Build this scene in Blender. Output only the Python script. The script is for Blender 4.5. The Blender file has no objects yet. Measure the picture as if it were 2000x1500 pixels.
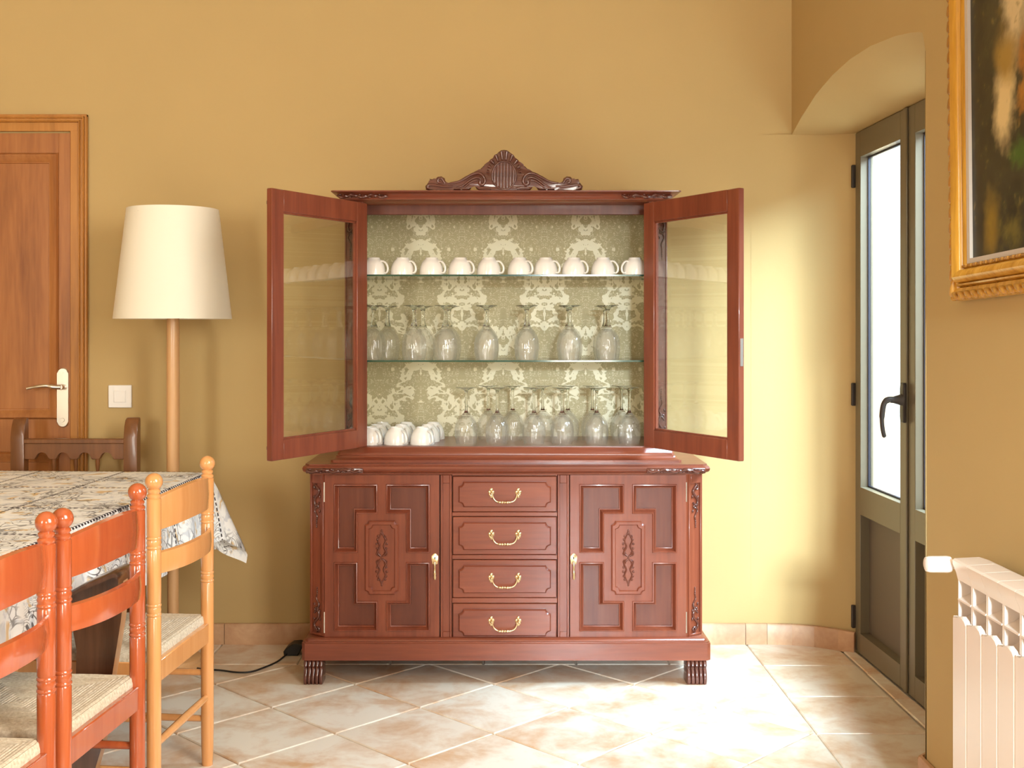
import bpy, bmesh, math, random
from mathutils import Vector, Matrix, noise as mnoise
import numpy as np

random.seed(7)
S = bpy.context.scene
COL = S.collection
PI = math.pi
F, CX, CY, H = 2240.0, 975.0, 640.0, 1.28      # focal length in px, principal point, eye height

# ------------------------------------------------------------------ camera, sky, lights, exposure
cam = bpy.data.cameras.new('camera')
cam.sensor_width = 36.0
cam.lens = 36.0 * F / 2000.0
cam.shift_x = 25.0 / 2000.0
cam.shift_y = -110.0 / 2000.0
cam.clip_start = 0.02
cam_o = bpy.data.objects.new('camera', cam)
cam_o.location = (0, 0, H)
cam_o.rotation_euler = (PI / 2, 0, 0)
COL.objects.link(cam_o)
S.camera = cam_o

S.view_settings.view_transform = 'Standard'
S.view_settings.look = 'None'
S.view_settings.gamma = 1.0
S.view_settings.use_curve_mapping = False
S.view_settings.exposure = 0.0
S.cycles.use_denoising = True
S.cycles.max_bounces = 28
S.cycles.transmission_bounces = 28
S.cycles.transparent_max_bounces = 24
S.cycles.sample_clamp_indirect = 8.0

W = bpy.data.worlds.new('overcast_sky')
S.world = W
W.use_nodes = True
wn = W.node_tree
wn.nodes['Background'].inputs[0].default_value = (0.80, 0.90, 1.0, 1)
wn.nodes['Background'].inputs[1].default_value = 2.0


def area(name, loc, target, sx, sy, power, color):
    l = bpy.data.lights.new(name, 'AREA')
    l.shape = 'RECTANGLE'
    l.size, l.size_y = sx, sy
    l.energy = power
    l.color = color
    o = bpy.data.objects.new(name, l)
    o.location = loc
    d = Vector(target) - Vector(loc)
    o.rotation_euler = d.to_track_quat('-Z', 'Y').to_euler()
    COL.objects.link(o)
    return o


# daylight through the openings of the room, and one added panel outside window_2
area('daylight_rear_left', (-2.75, -2.25, 1.75), (-1.0, 4.6, 1.3), 0.9, 1.7, 165, (1.0, 0.96, 0.89))
area('daylight_rear_right', (0.78, -2.25, 1.47), (0.1, 4.6, 1.2), 0.8, 1.2, 100, (1.0, 0.96, 0.89))
area('added_rear_panel', (0.55, -5.0, 2.45), (0.75, 4.6, 0.9), 0.7, 0.5, 1800, (0.72, 0.87, 1.0))  # added panel outside window_2; small and low to brighten the cabinet from the front
area('daylight_side_window', (1.75, 0.85, 2.0), (-0.6, 3.1, 0.3), 1.5, 1.9, 250, (1.0, 0.97, 0.92))
area('daylight_balcony', (3.0, 3.45, 3.15), (1.2, 4.0, 1.05), 2.6, 1.3, 1050, (0.55, 0.78, 1.0))


# ------------------------------------------------------------------ helpers
def PX(x, Y):
    return (x - CX) * Y / F


def PZ(y, Y):
    return H - (y - CY) * Y / F


class G:
    """collects shapes in one bmesh"""
    def __init__(self):
        self.bm = bmesh.new()

    def v(self, p):
        return self.bm.verts.new(p)

    def f(self, vs):
        try:
            return self.bm.faces.new(vs)
        except ValueError:
            return None

    def xf(self, verts, m):
        for q in verts:
            q.co = m @ q.co
        return verts

    def box(self, x0, x1, y0, y1, z0, z1, bev=0.0, m=None, seg=1):
        x0, x1 = min(x0, x1), max(x0, x1)
        y0, y1 = min(y0, y1), max(y0, y1)
        z0, z1 = min(z0, z1), max(z0, z1)
        vs = [self.v((x, y, z)) for z in (z0, z1) for y in (y0, y1) for x in (x0, x1)]
        fs = [(0, 2, 3, 1), (4, 5, 7, 6), (0, 1, 5, 4), (2, 6, 7, 3), (0, 4, 6, 2), (1, 3, 7, 5)]
        for q in fs:
            self.f([vs[i] for i in q])
        if m is not None:
            self.xf(vs, m)
        if bev > 0:
            es = set()
            for q in vs:
                es.update(q.link_edges)
            bmesh.ops.bevel(self.bm, geom=list(es), offset=bev, segments=seg, profile=0.5, affect='EDGES')
        return vs

    def prism(self, pts, a, b, plane='xz', bev=0.0, m=None, seg=1, front_only=False):
        """polygon in a plane extruded along the third axis from a to b"""
        def mk(p, d):
            if plane == 'xz':
                return (p[0], d, p[1])
            if plane == 'xy':
                return (p[0], p[1], d)
            return (d, p[0], p[1])
        lo = [self.v(mk(p, a)) for p in pts]
        hi = [self.v(mk(p, b)) for p in pts]
        n = len(pts)
        fa = self.f(lo)
        fb = self.f(list(reversed(hi)))
        for i in range(n):
            j = (i + 1) % n
            self.f([lo[j], lo[i], hi[i], hi[j]])
        if m is not None:
            self.xf(lo + hi, m)
        if bev > 0:
            es = list(fa.edges) if front_only else list(fa.edges) + list(fb.edges)
            bmesh.ops.bevel(self.bm, geom=es, offset=bev, segments=seg, profile=0.5, affect='EDGES')
        return lo + hi

    def lathe(self, prof, seg=24, m=None, rib=None, cap0=True, cap1=True, closed=False):
        rings = []
        for k, (r, z) in enumerate(prof):
            ring = []
            for i in range(seg):
                a = 2 * PI * i / seg
                rr = r if rib is None else r * (1 + rib(k, a))
                ring.append(self.v((rr * math.cos(a), rr * math.sin(a), z)))
            rings.append(ring)
        nr = len(rings)
        for k in range(nr if closed else nr - 1):
            A, B = rings[k], rings[(k + 1) % nr]
            for i in range(seg):
                j = (i + 1) % seg
                self.f([A[i], A[j], B[j], B[i]])
        if not closed:
            if cap0:
                self.f(list(reversed(rings[0])))
            if cap1:
                self.f(rings[-1])
        vs = [q for r in rings for q in r]
        if m is not None:
            self.xf(vs, m)
        return vs

    def tube(self, pts, r, seg=8, m=None, flat=None, closed=False):
        """round bar through points; r is a number or one number per point; flat squashes along y"""
        P = [Vector(p) for p in pts]
        n = len(P)
        R = r if isinstance(r, (list, tuple)) else [r] * n
        rings = []
        up = None
        for i in range(n):
            if closed:
                t = P[(i + 1) % n] - P[i - 1]
            else:
                t = P[min(i + 1, n - 1)] - P[max(i - 1, 0)]
            if t.length < 1e-9:
                t = Vector((0, 0, 1))
            t.normalize()
            if up is None:
                up = Vector((0, 1, 0)) if abs(t.y) < 0.9 else Vector((1, 0, 0))
            u = up - t * up.dot(t)
            if u.length < 1e-6:
                u = t.orthogonal()
            u.normalize()
            w = t.cross(u)
            up = u
            ring = []
            for k in range(seg):
                a = 2 * PI * k / seg
                fu = R[i] * math.cos(a) * (flat if flat else 1.0)
                ring.append(self.v(P[i] + u * fu + w * (R[i] * math.sin(a))))
            rings.append(ring)
        for i in range(n if closed else n - 1):
            A, B = rings[i], rings[(i + 1) % n]
            for k in range(seg):
                j = (k + 1) % seg
                self.f([A[k], A[j], B[j], B[k]])
        if not closed:
            self.f(list(reversed(rings[0])))
            self.f(rings[-1])
        vs = [q for r_ in rings for q in r_]
        if m is not None:
            self.xf(vs, m)
        return vs

    def ball(self, c, rx, ry=None, rz=None, seg=10, rings=6, m=None):
        ry = rx if ry is None else ry
        rz = rx if rz is None else rz
        mm = Matrix.Translation(c) @ Matrix.Diagonal((rx, ry, rz, 1))
        d = bmesh.ops.create_uvsphere(self.bm, u_segments=seg, v_segments=rings, radius=1.0, matrix=(m @ mm) if m is not None else mm)
        return d['verts']

    def loops(self, loops, close=True, cap0=False, cap1=False):
        rings = [[self.v(p) for p in L] for L in loops]
        n = len(rings[0])
        for k in range(len(rings) - 1):
            A, B = rings[k], rings[k + 1]
            for i in range(n if close else n - 1):
                j = (i + 1) % n
                self.f([A[i], A[j], B[j], B[i]])
        if cap0:
            self.f(list(reversed(rings[0])))
        if cap1:
            self.f(rings[-1])
        return [q for r in rings for q in r]


def obj(name, g, mats, parent=None, smooth=38, recalc=True, world=True):
    """link the collected shapes as one mesh; shapes are in world coordinates (moved into the parent's frame)"""
    bm = g.bm
    if recalc:
        bmesh.ops.recalc_face_normals(bm, faces=bm.faces)
    if parent is not None and world:
        bm.transform(root_matrix(parent).inverted())
    me = bpy.data.meshes.new(name)
    bm.to_mesh(me)
    bm.free()
    for mt in (mats if isinstance(mats, (list, tuple)) else [mats]):
        me.materials.append(mt)
    if smooth:
        for p in me.polygons:
            p.use_smooth = True
        me.set_sharp_from_angle(angle=math.radians(smooth))
    o = bpy.data.objects.new(name, me)
    COL.objects.link(o)
    if parent is not None:
        o.parent = parent
    return o


def root_matrix(o):
    m = Matrix.Identity(4)
    while o is not None:
        m = Matrix.LocRotScale(o.location, o.rotation_euler, o.scale) @ m
        o = o.parent
    return m


def tag(o, label, cat, group=None):
    o['label'] = label
    o['category'] = cat
    if group:
        o['group'] = group
    return o


def thing(name, label, cat, loc=(0, 0, 0), rz=0.0, group=None):
    o = bpy.data.objects.new(name, None)
    o.empty_display_size = 0.1
    o.location = loc
    o.rotation_euler = (0, 0, rz)
    COL.objects.link(o)
    return tag(o, label, cat, group)


def struct(o):
    o['kind'] = 'structure'
    return o


def copy_tree(o, parent=None):
    c = o.copy()
    COL.objects.link(c)
    if parent is not None:
        c.parent = parent
    for ch in list(o.children):
        copy_tree(ch, c)
    return c


def spiral(cx, cz, r0, r1, a0, a1, n=14):
    out = []
    for i in range(n):
        t = i / (n - 1)
        a = a0 + (a1 - a0) * t
        r = r0 + (r1 - r0) * t
        out.append((cx + r * math.cos(a), cz + r * math.sin(a)))
    return out


def smoothpath(pts, n=6):
    """Catmull-Rom through points of any dimension"""
    P = [Vector(p) for p in pts]
    out = []
    for i in range(len(P) - 1):
        p0 = P[max(i - 1, 0)]
        p1, p2 = P[i], P[i + 1]
        p3 = P[min(i + 2, len(P) - 1)]
        for k in range(n):
            t = k / n
            out.append(0.5 * ((2 * p1) + (p2 - p0) * t + (2 * p0 - 5 * p1 + 4 * p2 - p3) * t * t + (3 * p1 - p0 - 3 * p2 + p3) * t ** 3))
    out.append(P[-1])
    return out


# ------------------------------------------------------------------ materials
def new_mat(name):
    m = bpy.data.materials.new(name)
    m.use_nodes = True
    nt = m.node_tree
    return m, nt, nt.nodes['Principled BSDF']


def N(nt, typ, **kw):
    n = nt.nodes.new(typ)
    for k, v in kw.items():
        setattr(n, k, v)
    return n


def plain(name, col, rough=0.5, metal=0.0, coat=0.0, spec=0.5):
    m, nt, b = new_mat(name)
    b.inputs['Base Color'].default_value = (*col, 1)
    b.inputs['Roughness'].default_value = rough
    b.inputs['Metallic'].default_value = metal
    b.inputs['Coat Weight'].default_value = coat
    b.inputs['Coat Roughness'].default_value = 0.12
    b.inputs['Specular IOR Level'].default_value = spec
    return m


def mix_rgb(nt, fac, a, b):
    n = N(nt, 'ShaderNodeMix', data_type='RGBA')
    for sock, val in ((n.inputs[0], fac), (n.inputs[6], a), (n.inputs[7], b)):
        if hasattr(val, 'is_output'):
            nt.links.new(val, sock)
        elif isinstance(val, (int, float)):
            sock.default_value = val
        else:
            sock.default_value = (*val, 1)
    return n.outputs[2]


def math_node(nt, op, a, b=0.0, c=0.0, clamp=False):
    n = N(nt, 'ShaderNodeMath', operation=op, use_clamp=clamp)
    for i, val in enumerate((a, b, c)):
        if hasattr(val, 'is_output'):
            nt.links.new(val, n.inputs[i])
        else:
            n.inputs[i].default_value = val
    return n.outputs[0]


def ramp(nt, fac, stops):
    n = N(nt, 'ShaderNodeValToRGB')
    while len(n.color_ramp.elements) < len(stops):
        n.color_ramp.elements.new(0.5)
    for e, (p, c) in zip(n.color_ramp.elements, stops):
        e.position = p
        e.color = (*c, 1) if len(c) == 3 else c
    nt.links.new(fac, n.inputs[0])
    return n.outputs[0]


def tex_noise(nt, vec, scale, detail=3.0, rough=0.55, dist=0.0):
    n = N(nt, 'ShaderNodeTexNoise')
    n.inputs['Scale'].default_value = scale
    n.inputs['Detail'].default_value = detail
    n.inputs['Roughness'].default_value = rough
    n.inputs['Distortion'].default_value = dist
    if vec is not None:
        nt.links.new(vec, n.inputs['Vector'])
    return n.outputs['Fac']


def mapping(nt, vec, scale=(1, 1, 1), rot=(0, 0, 0), loc=(0, 0, 0)):
    n = N(nt, 'ShaderNodeMapping')
    n.inputs['Scale'].default_value = scale
    n.inputs['Rotation'].default_value = rot
    n.inputs['Location'].default_value = loc
    nt.links.new(vec, n.inputs['Vector'])
    return n.outputs[0]


def wood(name, dark, mid, light, rough=0.3, grain='z', coat=0.3, scale=1.0, knots=False, spec=0.5):
    m, nt, b = new_mat(name)
    co = N(nt, 'ShaderNodeTexCoord').outputs['Object']
    sc = {'z': (9, 9, 0.7), 'x': (0.7, 9, 9), 'y': (9, 0.7, 9)}[grain]
    mp = mapping(nt, co, tuple(s * scale for s in sc))
    n1 = tex_noise(nt, mp, 2.2, 5, 0.6, 0.6)
    n2 = tex_noise(nt, mapping(nt, co, tuple(s * scale * 5 for s in sc)), 3.0, 2, 0.5)
    f = math_node(nt, 'ADD', math_node(nt, 'MULTIPLY', n1, 0.75), math_node(nt, 'MULTIPLY', n2, 0.25))
    c = ramp(nt, f, [(0.30, dark), (0.5, mid), (0.70, light)])
    if knots:
        vo = N(nt, 'ShaderNodeTexVoronoi')
        vo.inputs['Scale'].default_value = 3.1
        nt.links.new(mapping(nt, co, (1.0, 1.0, 0.62)), vo.inputs['Vector'])
        k = ramp(nt, vo.outputs['Distance'], [(0.03, (1, 1, 1)), (0.085, (0, 0, 0))])
        c = mix_rgb(nt, math_node(nt, 'MULTIPLY', k, 0.75), c, tuple(v * 0.3 for v in dark))
    nt.links.new(c, b.inputs['Base Color'])
    b.inputs['Roughness'].default_value = rough
    b.inputs['Coat Weight'].default_value = coat
    b.inputs['Coat Roughness'].default_value = 0.07
    b.inputs['Specular IOR Level'].default_value = spec
    bp = N(nt, 'ShaderNodeBump')
    bp.inputs['Strength'].default_value = 0.05
    bp.inputs['Distance'].default_value = 0.002
    nt.links.new(n2, bp.inputs['Height'])
    nt.links.new(bp.outputs[0], b.inputs['Normal'])
    return m


def thin_glass(name, tint=(0.97, 0.985, 0.97), boost=1.0):
    """thin flat pane: a Fresnel mix of clear and mirror"""
    m, nt, b = new_mat(name)
    nt.nodes.remove(b)
    out = nt.nodes['Material Output']
    tr = N(nt, 'ShaderNodeBsdfTransparent')
    tr.inputs[0].default_value = (*tint, 1)
    gl = N(nt, 'ShaderNodeBsdfGlossy')
    gl.inputs['Roughness'].default_value = 0.0
    lw = N(nt, 'ShaderNodeLayerWeight')
    lw.inputs['Blend'].default_value = 0.5
    fac = math_node(nt, 'MULTIPLY_ADD', math_node(nt, 'POWER', lw.outputs['Facing'], 5.0), 0.95, 0.045)
    mx = N(nt, 'ShaderNodeMixShader')
    nt.links.new(math_node(nt, 'MULTIPLY', fac, boost, clamp=True), mx.inputs[0])
    nt.links.new(tr.outputs[0], mx.inputs[1])
    nt.links.new(gl.outputs[0], mx.inputs[2])
    nt.links.new(mx.outputs[0], out.inputs[0])
    return m


def wall_mat(name, base):
    m, nt, b = new_mat(name)
    pos = N(nt, 'ShaderNodeNewGeometry').outputs['Position']
    n1 = tex_noise(nt, pos, 0.9, 4, 0.55)
    n2 = tex_noise(nt, pos, 60, 3, 0.6)
    c = mix_rgb(nt, ramp(nt, n1, [(0.3, (0, 0, 0)), (0.7, (1, 1, 1))]), tuple(v * 0.955 for v in base), tuple(min(1, v * 1.04) for v in base))
    nt.links.new(c, b.inputs['Base Color'])
    b.inputs['Roughness'].default_value = 0.75
    b.inputs['Specular IOR Level'].default_value = 0.25
    bp = N(nt, 'ShaderNodeBump')
    bp.inputs['Strength'].default_value = 0.12
    bp.inputs['Distance'].default_value = 0.002
    nt.links.new(n2, bp.inputs['Height'])
    nt.links.new(bp.outputs[0], b.inputs['Normal'])
    return m


def tile_mat(name, light, dark, rough, sc=5.0, contrast=(0.36, 0.66)):
    m, nt, b = new_mat(name)
    pos = N(nt, 'ShaderNodeNewGeometry').outputs['Position']
    rnd = N(nt, 'ShaderNodeObjectInfo').outputs['Random']
    off = N(nt, 'ShaderNodeCombineXYZ')
    nt.links.new(math_node(nt, 'MULTIPLY', rnd, 37.0), off.inputs[2])
    ad = N(nt, 'ShaderNodeVectorMath', operation='ADD')
    nt.links.new(pos, ad.inputs[0])
    nt.links.new(off.outputs[0], ad.inputs[1])
    n1 = tex_noise(nt, ad.outputs[0], sc, 5, 0.6, 0.5)
    n2 = tex_noise(nt, ad.outputs[0], sc * 5, 3, 0.6)
    f = math_node(nt, 'ADD', math_node(nt, 'MULTIPLY', n1, 0.8), math_node(nt, 'MULTIPLY', n2, 0.2))
    c = ramp(nt, f, [(contrast[0], light), (contrast[1], dark)])
    c = mix_rgb(nt, math_node(nt, 'MULTIPLY', rnd, 0.12), c, dark)
    nt.links.new(c, b.inputs['Base Color'])
    b.inputs['Roughness'].default_value = rough
    return m


M = {}
M['wall'] = wall_mat('ochre_plaster', (0.515, 0.358, 0.155))
M['ceiling'] = plain('ceiling_plaster', (0.78, 0.68, 0.52), 0.85)
M['tile'] = tile_mat('floor_tile', (0.80, 0.71, 0.59), (0.60, 0.36, 0.20), 0.30, 5.5, (0.43, 0.66))
M['grout'] = plain('grout', (0.70, 0.61, 0.49), 0.8)
M['skirting'] = tile_mat('skirting_tile', (0.60, 0.37, 0.21), (0.45, 0.235, 0.12), 0.4, 9.0)
M['mahogany'] = wood('mahogany', (0.135, 0.031, 0.015), (0.205, 0.050, 0.024), (0.265, 0.071, 0.033), 0.32, 'z', 0.22, 0.7, spec=0.35)
M['mahogany_x'] = wood('mahogany_across', (0.135, 0.031, 0.015), (0.205, 0.050, 0.024), (0.265, 0.071, 0.033), 0.29, 'x', 0.3, 0.7, spec=0.35)
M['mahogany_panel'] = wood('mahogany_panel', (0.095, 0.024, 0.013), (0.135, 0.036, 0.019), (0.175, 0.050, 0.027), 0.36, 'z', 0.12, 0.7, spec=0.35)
M['carved'] = wood('carved_mahogany', (0.060, 0.016, 0.010), (0.10, 0.027, 0.017), (0.14, 0.040, 0.024), 0.24, 'x', 0.6, 1.0)
M['pine'] = wood('door_pine', (0.235, 0.078, 0.021), (0.36, 0.130, 0.036), (0.45, 0.18, 0.054), 0.36, 'z', 0.12, 0.6, knots=True, spec=0.4)
M['pine_x'] = wood('door_pine_across', (0.30, 0.105, 0.033), (0.42, 0.158, 0.050), (0.49, 0.200, 0.070), 0.38, 'x', 0.15, 0.6)
M['casing'] = wood('door_casing', (0.31, 0.118, 0.020), (0.46, 0.188, 0.036), (0.55, 0.245, 0.058), 0.36, 'z', 0.12, 0.6, knots=True, spec=0.4)
M['red_chair'] = wood('red_stain', (0.33, 0.060, 0.018), (0.41, 0.082, 0.023), (0.47, 0.108, 0.032), 0.20, 'z', 0.8, 0.5)
M['honey_chair'] = wood('honey_stain', (0.56, 0.235, 0.075), (0.65, 0.295, 0.100), (0.72, 0.345, 0.128), 0.24, 'z', 0.6, 0.5)
M['walnut'] = wood('walnut_leg', (0.040, 0.015, 0.007), (0.078, 0.031, 0.014), (0.12, 0.050, 0.024), 0.25, 'z', 0.3, 0.8)
M['walnut_edge'] = wood('walnut_edge', (0.33, 0.165, 0.075), (0.40, 0.21, 0.10), (0.47, 0.26, 0.13), 0.35, 'z', 0.3, 0.8)
M['oak'] = wood('brown_oak', (0.125, 0.045, 0.014), (0.185, 0.069, 0.022), (0.245, 0.098, 0.034), 0.32, 'z', 0.2, 0.7, spec=0.4)
M['beech'] = wood('beech_pole', (0.62, 0.34, 0.15), (0.68, 0.39, 0.18), (0.74, 0.44, 0.21), 0.35, 'z', 0.25, 0.5)
M['shade'] = plain('shade_cloth', (0.86, 0.79, 0.66), 0.85, spec=0.2)
M['white_ceramic'] = plain('white_ceramic', (0.86, 0.82, 0.77), 0.18, coat=0.3)
M['brass'] = plain('pale_brass', (0.83, 0.64, 0.36), 0.28, 1.0)
M['steel'] = plain('brushed_steel', (0.80, 0.76, 0.69), 0.30, 1.0)
M['black'] = plain('black_plastic', (0.012, 0.011, 0.010), 0.45)
M['dark_iron'] = plain('dark_iron', (0.035, 0.026, 0.022), 0.4)
M['dark_hole'] = plain('dark_hole', (0.012, 0.008, 0.006), 0.8)
M['taupe'] = plain('taupe_aluminium', (0.150, 0.118, 0.072), 0.38, 0.0, 0.1)
M['taupe_dark'] = plain('taupe_panel', (0.125, 0.092, 0.062), 0.5)
M['gasket'] = plain('rubber_gasket', (0.02, 0.018, 0.03), 0.5)
M['radiator'] = plain('radiator_enamel', (0.86, 0.74, 0.66), 0.34, coat=0.2)
M['gilt'] = wood('gilt_frame', (0.36, 0.150, 0.014), (0.56, 0.265, 0.028), (0.70, 0.38, 0.065), 0.26, 'z', 0.3, 1.2)
M['gilt_dark'] = wood('gilt_carving', (0.22, 0.085, 0.012), (0.44, 0.20, 0.030), (0.62, 0.31, 0.055), 0.32, 'z', 0.3, 2.5)
M['liner'] = plain('grey_liner', (0.55, 0.46, 0.38), 0.6)
M['switch'] = plain('switch_plastic', (0.88, 0.83, 0.78), 0.3)
M['pane'] = thin_glass('clear_pane')
M['cabinet_pane'] = thin_glass('cabinet_pane', (0.97, 0.985, 0.97), 1.7)
M['shelf_face'] = thin_glass('shelf_face', (0.90, 0.965, 0.92), 1.2)
M['shelf_edge'] = plain('shelf_edge', (0.030, 0.085, 0.058), 0.08, coat=0.5)
M['plaster_out'] = plain('outside_plaster', (0.66, 0.46, 0.27), 0.85)
M['terrace'] = plain('terrace_paving', (0.75, 0.70, 0.62), 0.8)


def crystal():
    """clear glass with a bright polish; part of the light goes straight through so that it stays light inside the case"""
    m, nt, b = new_mat('clear_crystal')
    nt.nodes.remove(b)
    out = nt.nodes['Material Output']
    gl = N(nt, 'ShaderNodeBsdfGlass')
    gl.inputs['IOR'].default_value = 1.42
    gl.inputs['Roughness'].default_value = 0.0
    tr = N(nt, 'ShaderNodeBsdfTransparent')
    m1 = N(nt, 'ShaderNodeMixShader')
    m1.inputs[0].default_value = 0.90
    nt.links.new(gl.outputs[0], m1.inputs[1])
    nt.links.new(tr.outputs[0], m1.inputs[2])
    gs = N(nt, 'ShaderNodeBsdfGlossy')
    gs.inputs['Roughness'].default_value = 0.03
    lw = N(nt, 'ShaderNodeLayerWeight')
    lw.inputs['Blend'].default_value = 0.5
    fac = math_node(nt, 'MULTIPLY_ADD', math_node(nt, 'POWER', lw.outputs['Facing'], 4.0), 0.45, 0.04)
    m2_ = N(nt, 'ShaderNodeMixShader')
    nt.links.new(fac, m2_.inputs[0])
    nt.links.new(m1.outputs[0], m2_.inputs[1])
    nt.links.new(gs.outputs[0], m2_.inputs[2])
    white_lift = N(nt, 'ShaderNodeBsdfDiffuse')  # white diffuse share paints extra brightness into the bowls
    white_lift.inputs['Color'].default_value = (0.92, 0.95, 0.95, 1)
    m3 = N(nt, 'ShaderNodeMixShader')
    m3.inputs[0].default_value = 0.02
    nt.links.new(m2_.outputs[0], m3.inputs[1])
    nt.links.new(white_lift.outputs[0], m3.inputs[2])
    nt.links.new(m3.outputs[0], out.inputs[0])
    return m


def solid_glass():
    """massive clear glass of the stems and feet"""
    m, nt, b = new_mat('solid_glass')
    b.inputs['Transmission Weight'].default_value = 1.0
    b.inputs['IOR'].default_value = 1.46
    b.inputs['Roughness'].default_value = 0.0
    b.inputs['Base Color'].default_value = (0.97, 1.0, 0.99, 1)
    return m


M['solid_glass'] = solid_glass()
M['crystal'] = crystal()


def damask():
    m, nt, b = new_mat('damask_fabric')
    pos = N(nt, 'ShaderNodeNewGeometry').outputs['Position']
    sx = N(nt, 'ShaderNodeSeparateXYZ')
    nt.links.new(pos, sx.inputs[0])
    P, HH = 0.330, 0.480
    u = math_node(nt, 'ADD', sx.outputs[0], 10 * P + 0.314)
    v = math_node(nt, 'ADD', sx.outputs[2], -0.91)
    a1 = math_node(nt, 'PINGPONG', u, P / 2)                      # mirrored left-right
    a2 = math_node(nt, 'SUBTRACT', P / 2, a1)

    def periodic(a, shift, scale, rad):
        ang = math_node(nt, 'MULTIPLY', math_node(nt, 'ADD', v, shift), 2 * PI / HH)
        cb = N(nt, 'ShaderNodeCombineXYZ')
        nt.links.new(math_node(nt, 'MULTIPLY', a, scale), cb.inputs[0])
        nt.links.new(math_node(nt, 'MULTIPLY', math_node(nt, 'COSINE', ang), rad), cb.inputs[1])
        nt.links.new(math_node(nt, 'MULTIPLY', math_node(nt, 'SINE', ang), rad), cb.inputs[2])
        return cb.outputs[0]

    def field(scale, detail, dist):
        p1 = periodic(a1, 0.0, 1.0, HH / (2 * PI))
        p2 = periodic(a2, HH / 2, 1.0, HH / (2 * PI))
        g1 = tex_noise(nt, p1, scale, detail, 0.5, dist)
        g2 = tex_noise(nt, p2, scale, detail, 0.5, dist)
        return math_node(nt, 'SUBTRACT', math_node(nt, 'MULTIPLY', math_node(nt, 'ADD', g1, g2), 0.5), 0.5)
    big = field(14, 2, 1.2)
    small = field(42, 2, 1.0)
    # ogee lattice bent by the mirrored noise
    cu = math_node(nt, 'COSINE', math_node(nt, 'MULTIPLY', u, 2 * PI / P))
    cv = math_node(nt, 'COSINE', math_node(nt, 'MULTIPLY', v, 2 * PI / HH))
    L = math_node(nt, 'ADD', math_node(nt, 'ADD', math_node(nt, 'MULTIPLY', cu, 0.9), cv), math_node(nt, 'MULTIPLY', big, 9.0))
    L = math_node(nt, 'ADD', L, math_node(nt, 'MULTIPLY', small, 3.0))
    band = math_node(nt, 'SUBTRACT', 1.0, math_node(nt, 'DIVIDE', math_node(nt, 'ABSOLUTE', L), 0.52))
    band = ramp(nt, band, [(0.05, (0, 0, 0)), (0.22, (1, 1, 1))])
    fine = math_node(nt, 'ABSOLUTE', math_node(nt, 'SUBTRACT', math_node(nt, 'ABSOLUTE', small), 0.075))
    veins = ramp(nt, fine, [(0.006, (1, 1, 1)), (0.016, (0, 0, 0))])
    veins = math_node(nt, 'MULTIPLY', veins, 0.7)
    mask = math_node(nt, 'MAXIMUM', band, veins)
    c = mix_rgb(nt, mask, (0.45, 0.385, 0.215), (0.76, 0.695, 0.48))
    nt.links.new(c, b.inputs['Base Color'])
    r = N(nt, 'ShaderNodeMapRange')
    nt.links.new(mask, r.inputs[0])
    r.inputs[3].default_value = 0.62
    r.inputs[4].default_value = 0.42
    nt.links.new(r.outputs[0], b.inputs['Roughness'])
    return m


M['damask'] = damask()


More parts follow.
